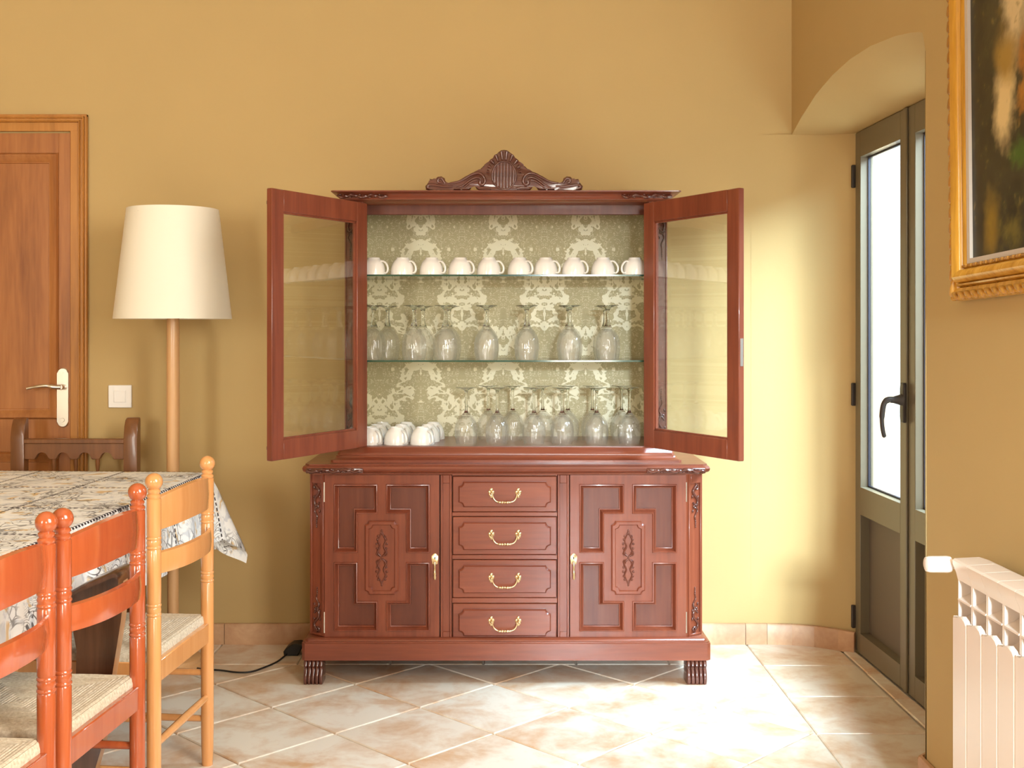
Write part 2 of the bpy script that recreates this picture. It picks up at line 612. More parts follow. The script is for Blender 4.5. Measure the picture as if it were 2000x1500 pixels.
def cloth_mat():
    """printed cotton: paisley-like blots, outlines and dotted borders on white"""
    m, nt, b = new_mat('printed_cotton')
    uv = N(nt, 'ShaderNodeTexCoord').outputs['UV']
    n0 = N(nt, 'ShaderNodeTexNoise')
    n0.inputs['Scale'].default_value = 5.0
    n0.inputs['Detail'].default_value = 2.0
    nt.links.new(uv, n0.inputs['Vector'])
    dis = N(nt, 'ShaderNodeVectorMath', operation='MULTIPLY_ADD')
    nt.links.new(n0.outputs['Color'], dis.inputs[0])
    dis.inputs[1].default_value = (0.22, 0.22, 0)
    nt.links.new(uv, dis.inputs[2])
    vv = dis.outputs[0]

    def vor(scale, feature='F1', out='Distance', rnd=1.0):
        n = N(nt, 'ShaderNodeTexVoronoi', feature=feature)
        n.inputs['Scale'].default_value = scale
        n.inputs['Randomness'].default_value = rnd
        nt.links.new(vv, n.inputs['Vector'])
        return n.outputs[out]
    region = ramp(nt, tex_noise(nt, uv, 4.2, 2, 0.5), [(0.49, (0, 0, 0)), (0.57, (1, 1, 1))])
    region2 = ramp(nt, tex_noise(nt, mapping(nt, uv, loc=(3.1, 1.7, 0)), 5.0, 2, 0.5), [(0.50, (0, 0, 0)), (0.58, (1, 1, 1))])
    base = mix_rgb(nt, 0.0, (0.93, 0.93, 0.92), (0.93, 0.93, 0.92))
    wash = ramp(nt, tex_noise(nt, vv, 22, 3, 0.6), [(0.52, (0, 0, 0)), (0.60, (1, 1, 1))])
    base = mix_rgb(nt, math_node(nt, 'MULTIPLY', wash, 0.5), base, (0.50, 0.54, 0.62))
    ochre = ramp(nt, tex_noise(nt, mapping(nt, vv, loc=(5.3, 2.2, 0)), 17, 2, 0.5), [(0.60, (0, 0, 0)), (0.66, (1, 1, 1))])
    base = mix_rgb(nt, math_node(nt, 'MULTIPLY', ochre, 0.8), base, (0.74, 0.50, 0.20))
    d1 = vor(8.0)
    rings = math_node(nt, 'SINE', math_node(nt, 'MULTIPLY', d1, 95.0))
    lines = math_node(nt, 'MULTIPLY', ramp(nt, rings, [(0.70, (0, 0, 0)), (0.90, (1, 1, 1))]), region)
    e1 = ramp(nt, vor(8.0, 'DISTANCE_TO_EDGE'), [(0.012, (1, 1, 1)), (0.024, (0, 0, 0))])
    e2 = ramp(nt, vor(26.0, 'DISTANCE_TO_EDGE'), [(0.03, (1, 1, 1)), (0.07, (0, 0, 0))])
    hatch = ramp(nt, tex_noise(nt, vv, 60, 2, 0.5), [(0.58, (0, 0, 0)), (0.63, (1, 1, 1))])
    dk = math_node(nt, 'MAXIMUM', lines, math_node(nt, 'MULTIPLY', math_node(nt, 'MULTIPLY', e1, region2), 0.8))
    dk = math_node(nt, 'MAXIMUM', dk, math_node(nt, 'MULTIPLY', math_node(nt, 'MULTIPLY', e2, region2), 0.75))
    dk = math_node(nt, 'MAXIMUM', dk, math_node(nt, 'MULTIPLY', hatch, region))
    c = mix_rgb(nt, math_node(nt, 'MULTIPLY', dk, 0.88), base, (0.060, 0.045, 0.045))
    # dotted dark border lines running across the cloth
    sp = N(nt, 'ShaderNodeSeparateXYZ')
    nt.links.new(uv, sp.inputs[0])
    for ax, per in ((0, 0.31), (1, 0.42)):
        t = math_node(nt, 'PINGPONG', sp.outputs[ax], per / 2)
        ln = math_node(nt, 'LESS_THAN', t, 0.006)
        dots = math_node(nt, 'GREATER_THAN', math_node(nt, 'SINE', math_node(nt, 'MULTIPLY', sp.outputs[1 - ax], 330.0)), -0.35)
        c = mix_rgb(nt, math_node(nt, 'MULTIPLY', ln, dots), c, (0.045, 0.035, 0.040))
    nt.links.new(c, b.inputs['Base Color'])
    b.inputs['Roughness'].default_value = 0.8
    b.inputs['Specular IOR Level'].default_value = 0.25
    return m


M['cloth'] = cloth_mat()


def rush_mat():
    m, nt, b = new_mat('woven_rush')
    co = N(nt, 'ShaderNodeTexCoord').outputs['Object']
    n1 = tex_noise(nt, co, 140, 3, 0.6)
    c = ramp(nt, n1, [(0.28, (0.44, 0.35, 0.24)), (0.52, (0.60, 0.50, 0.37)), (0.75, (0.72, 0.64, 0.51))])
    nt.links.new(c, b.inputs['Base Color'])
    b.inputs['Roughness'].default_value = 0.7
    return m


M['rush'] = rush_mat()


def canvas_mat():
    m, nt, b = new_mat('oil_canvas')
    at = N(nt, 'ShaderNodeVertexColor')
    at.layer_name = 'paint'
    nt.links.new(at.outputs[0], b.inputs['Base Color'])
    b.inputs['Roughness'].default_value = 0.45
    return m


M['canvas'] = canvas_mat()

# ------------------------------------------------------------------ room shell
XL, XR = -3.25, 1.185          # side walls
YB, YN = 4.647, -2.0           # back wall, wall behind the camera
ZC = 3.35
ARCH = [(4.640, 2.062), (4.50, 2.105), (4.288, 2.153), (4.08, 2.178), (3.875, 2.187), (3.661, 2.179), (3.434, 2.153), (3.30, 2.129), (3.235, 2.114), (3.212, 2.106), (3.206, 2.094)]

g = G()
g.box(XL - 0.2, 2.0, YN - 0.2, 4.95, -0.12, -0.006)
floor = struct(obj('floor', g, M['grout'], smooth=0))

g = G()
g.box(XL - 0.15, XR + 0.02, YB, YB + 0.2, -0.006, ZC)
wall_back = struct(obj('wall_back', g, M['wall'], smooth=0))

g = G()
g.box(XL - 0.2, XL, YN - 0.1, YB + 0.1, -0.006, ZC)
struct(obj('wall_left', g, M['wall'], smooth=0))

g = G()
g.box(XL - 0.2, 2.0, YN - 0.2, YB + 0.3, ZC, ZC + 0.15)
struct(obj('ceiling', g, M['ceiling'], smooth=0))

# wall behind the camera with its two window openings
g = G()
holes = [(-3.10, -2.30), (0.42, 1.12)]
xs = [XL - 0.1, holes[0][0], holes[0][1], holes[1][0], holes[1][1], XR + 0.1]
for i in range(5):
    if i in (1, 3):
        g.box(xs[i], xs[i + 1], YN - 0.2, YN, -0.006, 0.85)
        g.box(xs[i], xs[i + 1], YN - 0.2, YN, 2.65 if i == 1 else 2.12, ZC)
    else:
        g.box(xs[i], xs[i + 1], YN - 0.2, YN, -0.006, ZC)
struct(obj('wall_front', g, M['wall'], smooth=0))


def window(name, m, w, h, z0):
    """frame, mullions and panes standing in an opening; local x along the wall"""
    g = G()
    t = 0.05
    g.box(0, w, -0.03, 0.03, z0, z0 + t, m=m)
    g.box(0, w, -0.03, 0.03, z0 + h - t, z0 + h, m=m)
    for x in (0, w / 2 - t / 2, w - t):
        g.box(x, x + t, -0.03, 0.03, z0 + t, z0 + h - t, m=m)
    o = struct(obj(name, g, M['taupe'], smooth=0))
    for x0, x1 in ((t, w / 2 - t / 2), (w / 2 + t / 2, w - t)):
        g = G()
        g.box(x0, x1, -0.003, 0.003, z0 + t, z0 + h - t, m=m)
        obj('pane', g, M['pane'], o, smooth=0)
    return o


window('window_1', Matrix.Translation((holes[0][0], YN - 0.1, 0)), holes[0][1] - holes[0][0], 1.8, 0.85)
window('window_2', Matrix.Translation((holes[1][0], YN - 0.1, 0)), holes[1][1] - holes[1][0], 1.27, 0.85)

# right wall: side window near the camera, arched recess with the balcony door at the far end
g = G()
SW0, SW1 = 0.15, 1.55          # side window opening along Y
TH = 0.30
g.box(XR, XR + TH, YN - 0.1, SW0, -0.006, ZC)
g.box(XR, XR + TH, SW0, SW1, -0.006, 0.85)
g.box(XR, XR + TH, SW0, SW1, 2.65, ZC)
g.box(XR, XR + TH, SW1, 2.60, -0.006, ZC)
# main panel up to the recess, with a softly rounded jamb
jr = 0.018
near = [(XR, 2.60), (XR, 3.170)] + [(XR + jr - jr * math.cos(a), 3.206 - jr + jr * math.sin(a)) for a in (0, PI / 8, PI / 4, 3 * PI / 8, PI / 2.2)]
near += [(1.30, 3.325), (1.425, 3.43)]
for k in range(len(near) - 1):
    (xa, ya), (xb, yb) = near[k], near[k + 1]
    zt = ZC if k <= 1 else 2.05
    g.f([g.v((xa, ya, -0.006)), g.v((xb, yb, -0.006)), g.v((xb, yb, zt)), g.v((xa, ya, zt))])
# face over the arch
top = [g.v((XR, y, ZC)) for y, z in ARCH]
low = [g.v((XR, y, z)) for y, z in ARCH]
for i in range(len(ARCH) - 1):
    g.f([low[i], low[i + 1], top[i + 1], top[i]])
g.f([g.v((XR, 3.206, 2.094)), g.v((XR, 3.206 - jr, 2.05)), g.v((XR, 3.206 - jr, ZC)), g.v((XR, 3.206, ZC))])
g.f([g.v((XR, 4.640, 2.062)), g.v((XR, 4.640, ZC)), g.v((XR, 4.66, ZC)), g.v((XR, 4.66, 2.062))])
# soffit of the recess, and the far cheek that curves out of the back wall
FAR = [Vector(p) for p in ((1.02, 4.6465), (1.10, 4.6455), (1.185, 4.640), (1.235, 4.627), (1.285, 4.604), (1.33, 4.573), (1.372, 4.547), (1.405, 4.523), (1.44, 4.517))]
fcurve = FAR[2:]
nt_ = len(fcurve)
nst = []
for k in range(nt_):
    t = k / (nt_ - 1)
    nst.append(Vector((1.185 + 0.24 * t, 3.206 + 0.224 * t)))
rows = []
fr = []
for (y, z) in ARCH:
    fr.append((4.640 - y) / (4.640 - 3.206))
DT = 2.046
for k in range(nt_):
    t = k / (nt_ - 1)
    tt = math.sin(t * PI / 2) ** 0.9
    row = []
    for q, (y, z) in zip(fr, ARCH):
        p = fcurve[k].lerp(nst[k], q)
        if k == 0:
            p = Vector((XR, y))
        row.append(g.v((p.x, p.y, z + (DT - z) * tt)))
    rows.append(row)
for k in range(nt_ - 1):
    for i in range(len(ARCH) - 1):
        g.f([rows[k][i], rows[k][i + 1], rows[k + 1][i + 1], rows[k + 1][i]])
for k in range(len(FAR) - 1):
    p, q = FAR[k], FAR[k + 1]
    kz = max(0, k - 2)
    za = rows[kz][0].co.z if k >= 2 else 2.062
    zb = rows[kz + 1][0].co.z if k >= 2 else 2.062
    g.f([g.v((p.x, p.y, -0.006)), g.v((q.x, q.y, -0.006)), g.v((q.x, q.y, zb)), g.v((p.x, p.y, za))])
bmesh.ops.remove_doubles(g.bm, verts=g.bm.verts, dist=2e-4)
wall_right = struct(obj('wall_right', g, M['wall'], smooth=42))

# outer skin of the same wall around the balcony door
g = G()
g.box(1.46, 1.56, 4.53, 5.4, -0.1, 3.4)
g.box(1.46, 1.56, 2.2, 3.39, -0.1, 3.4)
g.box(1.46, 1.56, 3.39, 4.53, 2.055, 3.4)
struct(obj('wall_outside', g, M['plaster_out'], smooth=0))
g = G()
g.box(1.425, 6.5, 1.0, 6.5, -0.16, -0.02)
struct(obj('terrace_slab', g, M['terrace'], smooth=0))  # terrace ground outside the balcony door

window('window_3', Matrix.Translation((XR + 0.2, SW0, 0)) @ Matrix.Rotation(PI / 2, 4, 'Z'), SW1 - SW0, 1.8, 0.85)

# ------------------------------------------------------------------ floor tiles, one object each
TS = 0.3535


def clip(poly, x0, x1, y0, y1):
    for ax, lim, sg in ((0, x0, 1), (0, x1, -1), (1, y0, 1), (1, y1, -1)):
        out = []
        for i in range(len(poly)):
            p, q = poly[i - 1], poly[i]
            ip, iq = sg * (p[ax] - lim) >= 0, sg * (q[ax] - lim) >= 0
            if ip != iq:
                t = (lim - p[ax]) / (q[ax] - p[ax])
                out.append((p[0] + (q[0] - p[0]) * t, p[1] + (q[1] - p[1]) * t))
            if iq:
                out.append(q)
        poly = out
        if len(poly) < 3:
            return []
    return poly


def inset(poly, d):
    """move every edge of a convex counter-clockwise polygon inwards by d"""
    n = len(poly)
    L = []
    for i in range(n):
        p, q = Vector(poly[i]), Vector(poly[(i + 1) % n])
        e = q - p
        if e.length < 1e-6:
            return None
        nn = Vector((-e.y, e.x)).normalized()
        L.append((p + nn * d, e.normalized()))
    out = []
    for i in range(n):
        (p, e), (q, f_) = L[i - 1], L[i]
        den = e.x * f_.y - e.y * f_.x
        if abs(den) < 1e-6:
            out.append(tuple(q))
            continue
        t = ((q.x - p.x) * f_.y - (q.y - p.y) * f_.x) / den
        out.append(tuple(p + e * t))
    return out


def clean_poly(poly):
    out = []
    for p in poly:
        if not out or (Vector(p) - Vector(out[-1])).length > 0.012:
            out.append(p)
    if len(out) > 2 and (Vector(out[0]) - Vector(out[-1])).length < 0.012:
        out.pop()
    return out


def area2(poly):
    return 0.5 * sum(poly[i - 1][0] * poly[i][1] - poly[i][0] * poly[i - 1][1] for i in range(len(poly)))


def tile_mesh(poly, c):
    a = inset(poly, 0.0030)
    b_ = inset(poly, 0.0062)
    if a is None or b_ is None or area2(b_) < 0.0004:
        return None
    gg = G()
    loops = [[(p[0] - c[0], p[1] - c[1], z) for p in L] for L, z in ((a, -0.006), (a, -0.0026), (b_, 0.0))]
    gg.loops(loops, cap1=True)
    bmesh.ops.recalc_face_normals(gg.bm, faces=gg.bm.faces)
    me = bpy.data.meshes.new('tile')
    gg.bm.to_mesh(me)
    gg.bm.free()
    me.materials.append(M['tile'])
    return me


def put_tile(me, c, parent=floor):
    o = bpy.data.objects.new('tile', me)
    COL.objects.link(o)
    o.parent = parent
    o.location = (c[0], c[1], 0)
    return o


d = 0.25
full = tile_mesh([(0, -d), (d, 0), (0, d), (-d, 0)], (0, 0))
FX0, FX1, FY0, FY1 = XL, 1.0, YN, 4.36
X00, Y00 = -0.0165, 4.117
for i in range(-40, 41):
    for j in range(-40, 41):
        if (i + j) % 2:
            continue
        c = (X00 + i * d, Y00 - d + j * d)
        if not (FX0 - d < c[0] < FX1 + d and FY0 - d < c[1] < FY1 + d):
            continue
        poly = [(c[0], c[1] - d), (c[0] + d, c[1]), (c[0], c[1] + d), (c[0] - d, c[1])]
        if FX0 <= c[0] - d and c[0] + d <= FX1 and FY0 <= c[1] - d and c[1] + d <= FY1:
            put_tile(full, c)
        elif c[1] > 0.6:
            pl = clip(poly, FX0, FX1, FY0, FY1)
            pl = clean_poly(pl) if pl else []
            if len(pl) >= 3 and area2(pl) > 0.002:
                me = tile_mesh(pl, c)
                if me:
                    put_tile(me, c)
# straight border rows along the back wall and in front of the balcony door
x = 1.0
while x > XL:
    pl = [(max(x - TS, XL), 4.36), (x, 4.36), (x, YB - 0.001), (max(x - TS, XL), YB - 0.001)]
    c = (x - TS / 2, 4.5)
    me = tile_mesh(pl, c)
    if me:
        put_tile(me, c)
    x -= TS
y = 4.647
step = 0.3625
edges = [4.646, 4.345, 3.980, 3.615, 3.25]
while edges[-1] > 0.6:
    edges.append(edges[-1] - step)
for k in range(len(edges) - 1):
    xr = 1.355 if edges[k + 1] > 3.2 else XR - 0.001
    pl = [(1.0, edges[k + 1]), (xr, edges[k + 1]), (xr, edges[k]), (1.0, edges[k])]
    c = (1.1, (edges[k] + edges[k + 1]) / 2)
    put_tile(tile_mesh(pl, c), c)
# threshold strip of thin tile pieces under the balcony door
for k in range(4):
    ya, yb = 4.52 - k * 0.29, 4.52 - (k + 1) * 0.29
    xa, xb = 1.405 + 0.026 * (4.515 - ya), 1.405 + 0.026 * (4.515 - yb)
    pl = [(1.356, yb), (xb, yb), (xa, ya), (1.354, ya)]
    c = (1.38, (ya + yb) / 2)
    o = put_tile(tile_mesh(pl, c), c)
    o.location.z = 0.006

# ------------------------------------------------------------------ skirting tiles
base_back = struct(obj('baseboard_back', (lambda gg: (gg.box(-1.655, 1.08, YB - 0.004, YB - 0.0005, 0.0, 0.078), gg)[1])(G()), M['grout'], smooth=0))


def skirting(p, q, parent, h=0.084, t=0.013):
    p, q = Vector(p), Vector(q)
    e = q - p
    Ln = e.length
    ang = math.atan2(e.y, e.x)
    m = Matrix.Translation((p.x, p.y, 0)) @ Matrix.Rotation(ang, 4, 'Z')
    prof = [(0, 0.0), (-t, 0.0), (-t, h - 0.009), (-t * 0.72, h - 0.002), (-t * 0.25, h), (0, h)]
    gg = G()
    gg.prism(prof, 0.0012, Ln - 0.0012, 'yz', m=m)
    return obj('tile', gg, M['skirting'], parent, smooth=40)


jx = [-1.655, -1.466, -1.11, -0.75, -0.40, -0.05, 0.30, 0.65, 0.995]
for a, b_ in zip(jx, jx[1:]):
    skirting((a, YB - 0.003), (b_, YB - 0.003), base_back)
cur = [(0.995, YB - 0.003), (1.083, 4.645), (1.183, 4.637), (1.268, 4.610), (1.35, 4.556), (1.401, 4.508)]
for a, b_ in zip(cur, cur[1:]):
    skirting(a, b_, base_back)
base_right = struct(obj('baseboard_right', (lambda gg: (gg.box(XR - 0.004, XR - 0.0005, 0.2, 3.18, 0.0, 0.078), gg)[1])(G()), M['grout'], smooth=0))
yy = 3.206
while yy > 0.4:
    skirting((XR - 0.002, yy), (XR - 0.002, yy - 0.34), base_right)
    yy -= 0.34
skirting((1.29, 3.31), (XR - 0.004, 3.204), base_right)

# ------------------------------------------------------------------ inner wooden door (left)
DX = PX(173, YB)               # outer edge of the casing
g = G()
zt = PZ(225, YB)
yd = YB - 0.002
LEFT = DX - 0.93


def casing_ring(o0, o1, y):
    """mitred strip from offset o0 to o1 inside the outer casing edge (right jamb, head, left jamb)"""
    g.box(DX - o1, DX - o0, y, yd, 0.0, zt - o0, 0.002)
    g.box(LEFT + o0, LEFT + o1, y, yd, 0.0, zt - o0, 0.002)
    g.box(LEFT + o0, DX - o0, y - 0.0005, yd, zt - o1, zt - o0, 0.002)


casing_ring(0.0, 0.010, yd - 0.020)
casing_ring(0.010, 0.016, yd - 0.028)
casing_ring(0.016, 0.026, yd - 0.022)
casing_ring(0.026, 0.031, yd - 0.028)
casing_ring(0.031, 0.068, yd - 0.016)
door_1 = struct(obj('door_1', g, M['casing']))
g = G()
lx1 = PX(141, YB)
lx0 = LEFT + 0.068
lzt = PZ(261, YB)
yl = yd - 0.010                # front of the leaf
px0, px1 = lx0 + (lx1 - PX(117, YB)), PX(117, YB)
z_up = (PZ(300, YB), PZ(818, YB))
z_dn = (PZ(882, YB), 0.16)
g.box(lx0, px0, yl, yd, 0.008, lzt, 0.001)
g.box(px1, lx1, yl, yd, 0.008, lzt, 0.001)
g.box(px0, px1, yl, yd, z_up[0], lzt, 0.001)
g.box(px0, px1, yl, yd, z_dn[0], z_up[1], 0.001)
g.box(px0, px1, yl, yd, 0.008, z_dn[1], 0.001)
leaf = obj('door_leaf', g, M['pine'], door_1)
for (za, zb) in (z_up, z_dn):
    g = G()
    mw = 0.040
    ls = [[(px0, yl, zb), (px1, yl, zb), (px1, yl, za), (px0, yl, za)]]
    for dd, yo in ((0.002, -0.006), (0.007, -0.013), (0.014, -0.012), (0.034, 0.002), (mw, 0.002), (mw + 0.002, 0.006)):
        ls.append([(px0 + dd, yl + yo, zb + dd), (px1 - dd, yl + yo, zb + dd), (px1 - dd, yl + yo, za - dd), (px0 + dd, yl + yo, za - dd)])
    g.loops(ls, cap1=True)
    obj('panel', g, M['pine'], leaf)
# lever handle on a long rounded plate
g = G()
hx = PX(126, YB)
pw = PX(137, YB) - PX(115, YB)
zp0, zp1 = PZ(834, YB), PZ(718, YB)
r = pw / 2
pts = [(hx + r * math.cos(a), zp1 - r + r * math.sin(a)) for a in [PI * k / 10 for k in range(11)]]
pts += [(hx - r * math.cos(a), zp0 + r - r * math.sin(a)) for a in [PI * k / 10 for k in range(11)]]
g.prism(pts, yl - 0.009, yl, 'xz', bev=0.003, front_only=True)
handle = obj('door_handle', g, M['steel'], leaf)
g = G()
zl = PZ(755, YB)
g.lathe([(0.011, 0), (0.011, 0.03), (0.009, 0.036)], 14, Matrix.Translation((hx + 0.004, yl - 0.008, zl)) @ Matrix.Rotation(PI / 2, 4, 'X'))
lp = smoothpath([(hx + 0.006, yl - 0.042, zl), (hx - 0.02, yl - 0.047, zl + 0.001), (hx - 0.05, yl - 0.05, zl + 0.006), (hx - 0.09, yl - 0.05, zl + 0.002), (hx - 0.128, yl - 0.05, zl - 0.005)], 5)
g.tube(lp, [0.0095] * 8 + [0.0075] * 8 + [0.006] * (len(lp) - 16), 10)
lever = obj('lever', g, M['steel'], leaf)
g = G()
g.lathe([(0.0032, 0), (0.0032, 0.002)], 10, Matrix.Translation((hx, yl - 0.009, zp1 - 0.020)) @ Matrix.Rotation(PI / 2, 4, 'X'))
obj('screw', g, M['steel'], leaf)
g = G()
g.lathe([(0.009, 0), (0.008, 0.0025)], 14, Matrix.Translation((hx, yl - 0.009, zp0 + 0.030)) @ Matrix.Rotation(PI / 2, 4, 'X'))
obj('screw', g, M['steel'], leaf)

# ------------------------------------------------------------------ balcony door (right)
m2 = Matrix.Translation((1.403, 4.519, 0)) @ Matrix.Rotation(math.atan2(-1, 0.026), 4, 'Z')
# local x runs from the hinges towards the camera, local +y points out of doors
ZT2 = 2.044
g = G()
g.box(-0.03, 1.10, 0.012, 0.07, ZT2 - 0.03, ZT2 + 0.02, m=m2)
g.box(-0.03, 0.0, 0.012, 0.07, 0.0, ZT2 - 0.03, m=m2)
g.box(1.07, 1.10, 0.012, 0.07, 0.0, ZT2 - 0.03, m=m2)
g.box(-0.03, 1.10, 0.012, 0.07, 0.0, 0.006, m=m2)
door_2 = struct(obj('door_2', g, M['taupe'], smooth=0))


def balcony_leaf(u0, u1, s0, s1):
    gz0, gz1, pz0, pz1 = 0.66, 1.945, 0.09, 0.553
    a, b_ = u0 + s0, u1 - s1
    g = G()
    T = 0.052
    g.box(u0, a, 0.0, T, 0.012, ZT2, 0.002, m2)
    g.box(b_, u1, 0.0, T, 0.012, ZT2, 0.002, m2)
    g.box(a, b_, 0.0, T, gz1, ZT2, 0.0, m2)
    g.box(a, b_, 0.0, T, pz1, gz0, 0.0, m2)
    g.box(a, b_, 0.0, T, 0.012, pz0, 0.0, m2)
    lf = obj('door_leaf', g, M['taupe'], door_2)
    g = G()
    g.box(a - 0.004, b_ + 0.004, 0.036, 0.046, pz0 - 0.004, pz1 + 0.004, m=m2)
    obj('panel', g, M['taupe_dark'], lf, smooth=0)
    g = G()
    g.box(a, b_, 0.038, 0.044, gz0, gz1, m=m2)
    obj('pane', g, M['pane'], lf, smooth=0)
    g = G()
    for q in ((a, a + 0.006, gz0, gz1), (b_ - 0.006, b_, gz0, gz1), (a + 0.006, b_ - 0.006, gz0, gz0 + 0.006), (a + 0.006, b_ - 0.006, gz1 - 0.006, gz1)):
        g.box(q[0], q[1], 0.030, 0.038, q[2], q[3], m=m2)
    obj('gasket', g, M['gasket'], lf, smooth=0)
    return lf


leaf_a = balcony_leaf(0.002, 0.530, 0.055, 0.060)
leaf_b = balcony_leaf(0.534, 1.068, 0.072, 0.055)
g = G()
g.box(0.515, 0.548, -0.008, 0.0, 0.012, ZT2, 0.003, m2)     # cover strip over the meeting stiles
obj('cover_strip', g, M['taupe'], leaf_a)
for yh, nm in ((345, 0.045), (770, 0.045), (1203, 0.045)):
    g = G()
    zc = PZ(yh, 4.53)
    g.box(-0.012, 0.004, -0.014, 0.002, zc - nm, zc + nm, 0.003, m2)
    obj('hinge', g, M['dark_iron'], leaf_a)
g = G()
zc = PZ(787, 3.97)
# back plate with pointed waist, neck and a drooping lever
g.prism([(0.524, zc - 0.069), (0.548, zc - 0.069), (0.551, zc - 0.062), (0.551, zc + 0.062), (0.548, zc + 0.069), (0.524, zc + 0.069), (0.521, zc + 0.05), (0.521, zc - 0.05)], -0.020, -0.008, 'xz', bev=0.003, m=m2, front_only=True)
g.lathe([(0.022, 0.0), (0.017, 0.012), (0.012, 0.03), (0.011, 0.04)], 14, m2 @ Matrix.Translation((0.536, -0.018, zc + 0.010)) @ Matrix.Rotation(PI / 2, 4, 'X'))
lp = smoothpath([(0.536, -0.040, zc + 0.010), (0.534, -0.066, zc + 0.010), (0.530, -0.080, zc - 0.006), (0.526, -0.085, zc - 0.05), (0.524, -0.082, zc - 0.09), (0.523, -0.075, zc - 0.122)], 5)
g.tube(lp, [0.011] * 8 + [0.0095] * 8 + [0.0075] * (len(lp) - 17) + [0.004], 10, m2)
obj('door_handle', g, M['dark_iron'], leaf_a)

# ------------------------------------------------------------------ china cabinet
KC = 0.025                     # centre line
YFb = 4.14                     # plane of the lower doors
YBk = 4.605
cab = thing('china_cabinet', 'tall carved mahogany china cabinet with open glass doors and brass pulls', 'cabinet', (KC, 4.35, 0))


def foot(hx, yf, ch, z):
    """footprint loop with chamfered front corners, back on the cabinet's rear plane"""
    return [(KC - hx, YBk, z), (KC - hx, yf + ch, z), (KC - hx + ch, yf, z), (KC + hx - ch, yf, z), (KC + hx, yf + ch, z), (KC + hx, YBk, z)]


# plinth
g = G()
prof = [(0.734, 4.110, 0.087), (0.734, 4.110, 0.1475), (0.731, 4.113, 0.1495), (0.731, 4.113, 0.153), (0.724, 4.120, 0.1535), (0.722, 4.122, 0.1585), (0.717, 4.127, 0.1635)]
g.loops([foot(h_, y_, 0.012, z_) for h_, y_, z_ in prof], cap0=True, cap1=True)
obj('plinth', g, M['mahogany_x'], cab)
# carcass and canted corner posts
g = G()
g.box(KC - 0.660, KC + 0.660, 4.170, YBk, 0.163, 0.754)
obj('carcass', g, M['mahogany'], cab, smooth=0)
XC0, XC1 = 0.657, 0.712        # inner and outer edge of the canted face
YC0, YC1 = 4.143, 4.185
cant = math.atan2(YC1 - YC0, XC1 - XC0)
CW = math.hypot(YC1 - YC0, XC1 - XC0)


def carve_s(g, m, L, w, beads=4):
    """acanthus drop: volute, S stem, counter-volute, then a tail of beads (local x, z; grows from z=0 downwards)"""
    k = L
    p = smoothpath([(w * 0.15, -0.02 * k), (-w * 0.35, -0.16 * k), (w * 0.30, -0.36 * k), (w * 0.1, -0.50 * k), (-w * 0.35, -0.42 * k)], 5)
    g.tube([(q[0], -0.004, q[1]) for q in p], [0.0052 - 0.003 * abs(i / len(p) - 0.4) for i in range(len(p))], 7, m)
    sp = spiral(w * 0.12, -0.07 * k, 0.32 * w, 0.06 * w, PI * 0.6, -PI * 1.6, 12)
    g.tube([(q[0], -0.004, q[1]) for q in sp], 0.0036, 6, m)
    sp = spiral(-w * 0.08, -0.52 * k, 0.30 * w, 0.07 * w, -PI * 0.2, PI * 1.8, 12)
    g.tube([(q[0], -0.004, q[1]) for q in sp], 0.0034, 6, m)
    p = smoothpath([(w * 0.0, -0.52 * k), (w * 0.30, -0.62 * k), (-w * 0.05, -0.75 * k), (w * 0.05, -0.84 * k)], 5)
    g.tube([(q[0], -0.003, q[1]) for q in p], [0.0046 - 0.0028 * i / len(p) for i in range(len(p))], 6, m)
    for sx, t in ((-0.4, 0.28), (0.42, 0.30), (0.38, 0.48), (-0.35, 0.62)):
        g.ball((w * sx, -0.003, -t * k), 0.0038, 0.0035, 0.006, 7, 5, m)
    for i in range(beads):
        g.ball((w * 0.04, -0.003, -(0.86 + 0.045 * i) * k), 0.0034 - 0.0005 * i, 0.003, 0.0036, 7, 5, m)


for sd in (-1, 1):
    g = G()
    pl = [(KC + sd * XC0, YC0), (KC + sd * XC1, YC1), (KC + sd * XC1, YBk), (KC + sd * (XC0 - 0.01), YBk), (KC + sd * (XC0 - 0.01), YC0)]
    g.prism(pl, 0.163, 0.754, 'xy')
    # frame of the sunk panel on the canted face, local x along the face
    if sd > 0:
        mp = Matrix.Translation((KC + XC0, YC0, 0)) @ Matrix.Rotation(cant, 4, 'Z')
    else:
        mp = Matrix.Translation((KC - XC1, YC1, 0)) @ Matrix.Rotation(-cant, 4, 'Z')
    za, zb = PZ(1236, 4.16), PZ(944, 4.16)
    t = 0.010
    for q in ((0, t, 0.165, 0.752), (CW - t, CW, 0.165, 0.752), (t, CW - t, 0.165, za), (t, CW - t, zb, 0.752)):
        g.box(q[0], q[1], -0.006, 0.0, q[2], q[3], 0.0015, mp)
    post = obj('corner_post', g, M['mahogany'], cab)
    g = G()
    carve_s(g, mp @ Matrix.Translation((CW / 2, 0, zb - 0.004)) @ Matrix.Diagonal((sd, 1, 1, 1)), 0.155, 0.036)
    obj('carving', g, M['carved'], post, smooth=60)
    g = G()
    carve_s(g, mp @ Matrix.Translation((CW / 2, 0, za + 0.004)) @ Matrix.Diagonal((-sd, 1, -1, 1)), 0.160, 0.036)
    obj('carving', g, M['carved'], post, smooth=60)

# top slab with moulded edge
g = G()
prof = [(0.714, 4.140, 0.750), (0.716, 4.138, 0.7545), (0.722, 4.130, 0.757), (0.728, 4.114, 0.7605), (0.731, 4.104, 0.767), (0.732, 4.101, 0.775), (0.728, 4.104, 0.783), (0.722, 4.110, 0.786), (0.722, 4.110, 0.7905)]
g.loops([foot(h_, y_, 0.016, z_) for h_, y_, z_ in prof], cap0=True, cap1=True)
slab = obj('cabinet_top', g, M['mahogany_x'], cab)


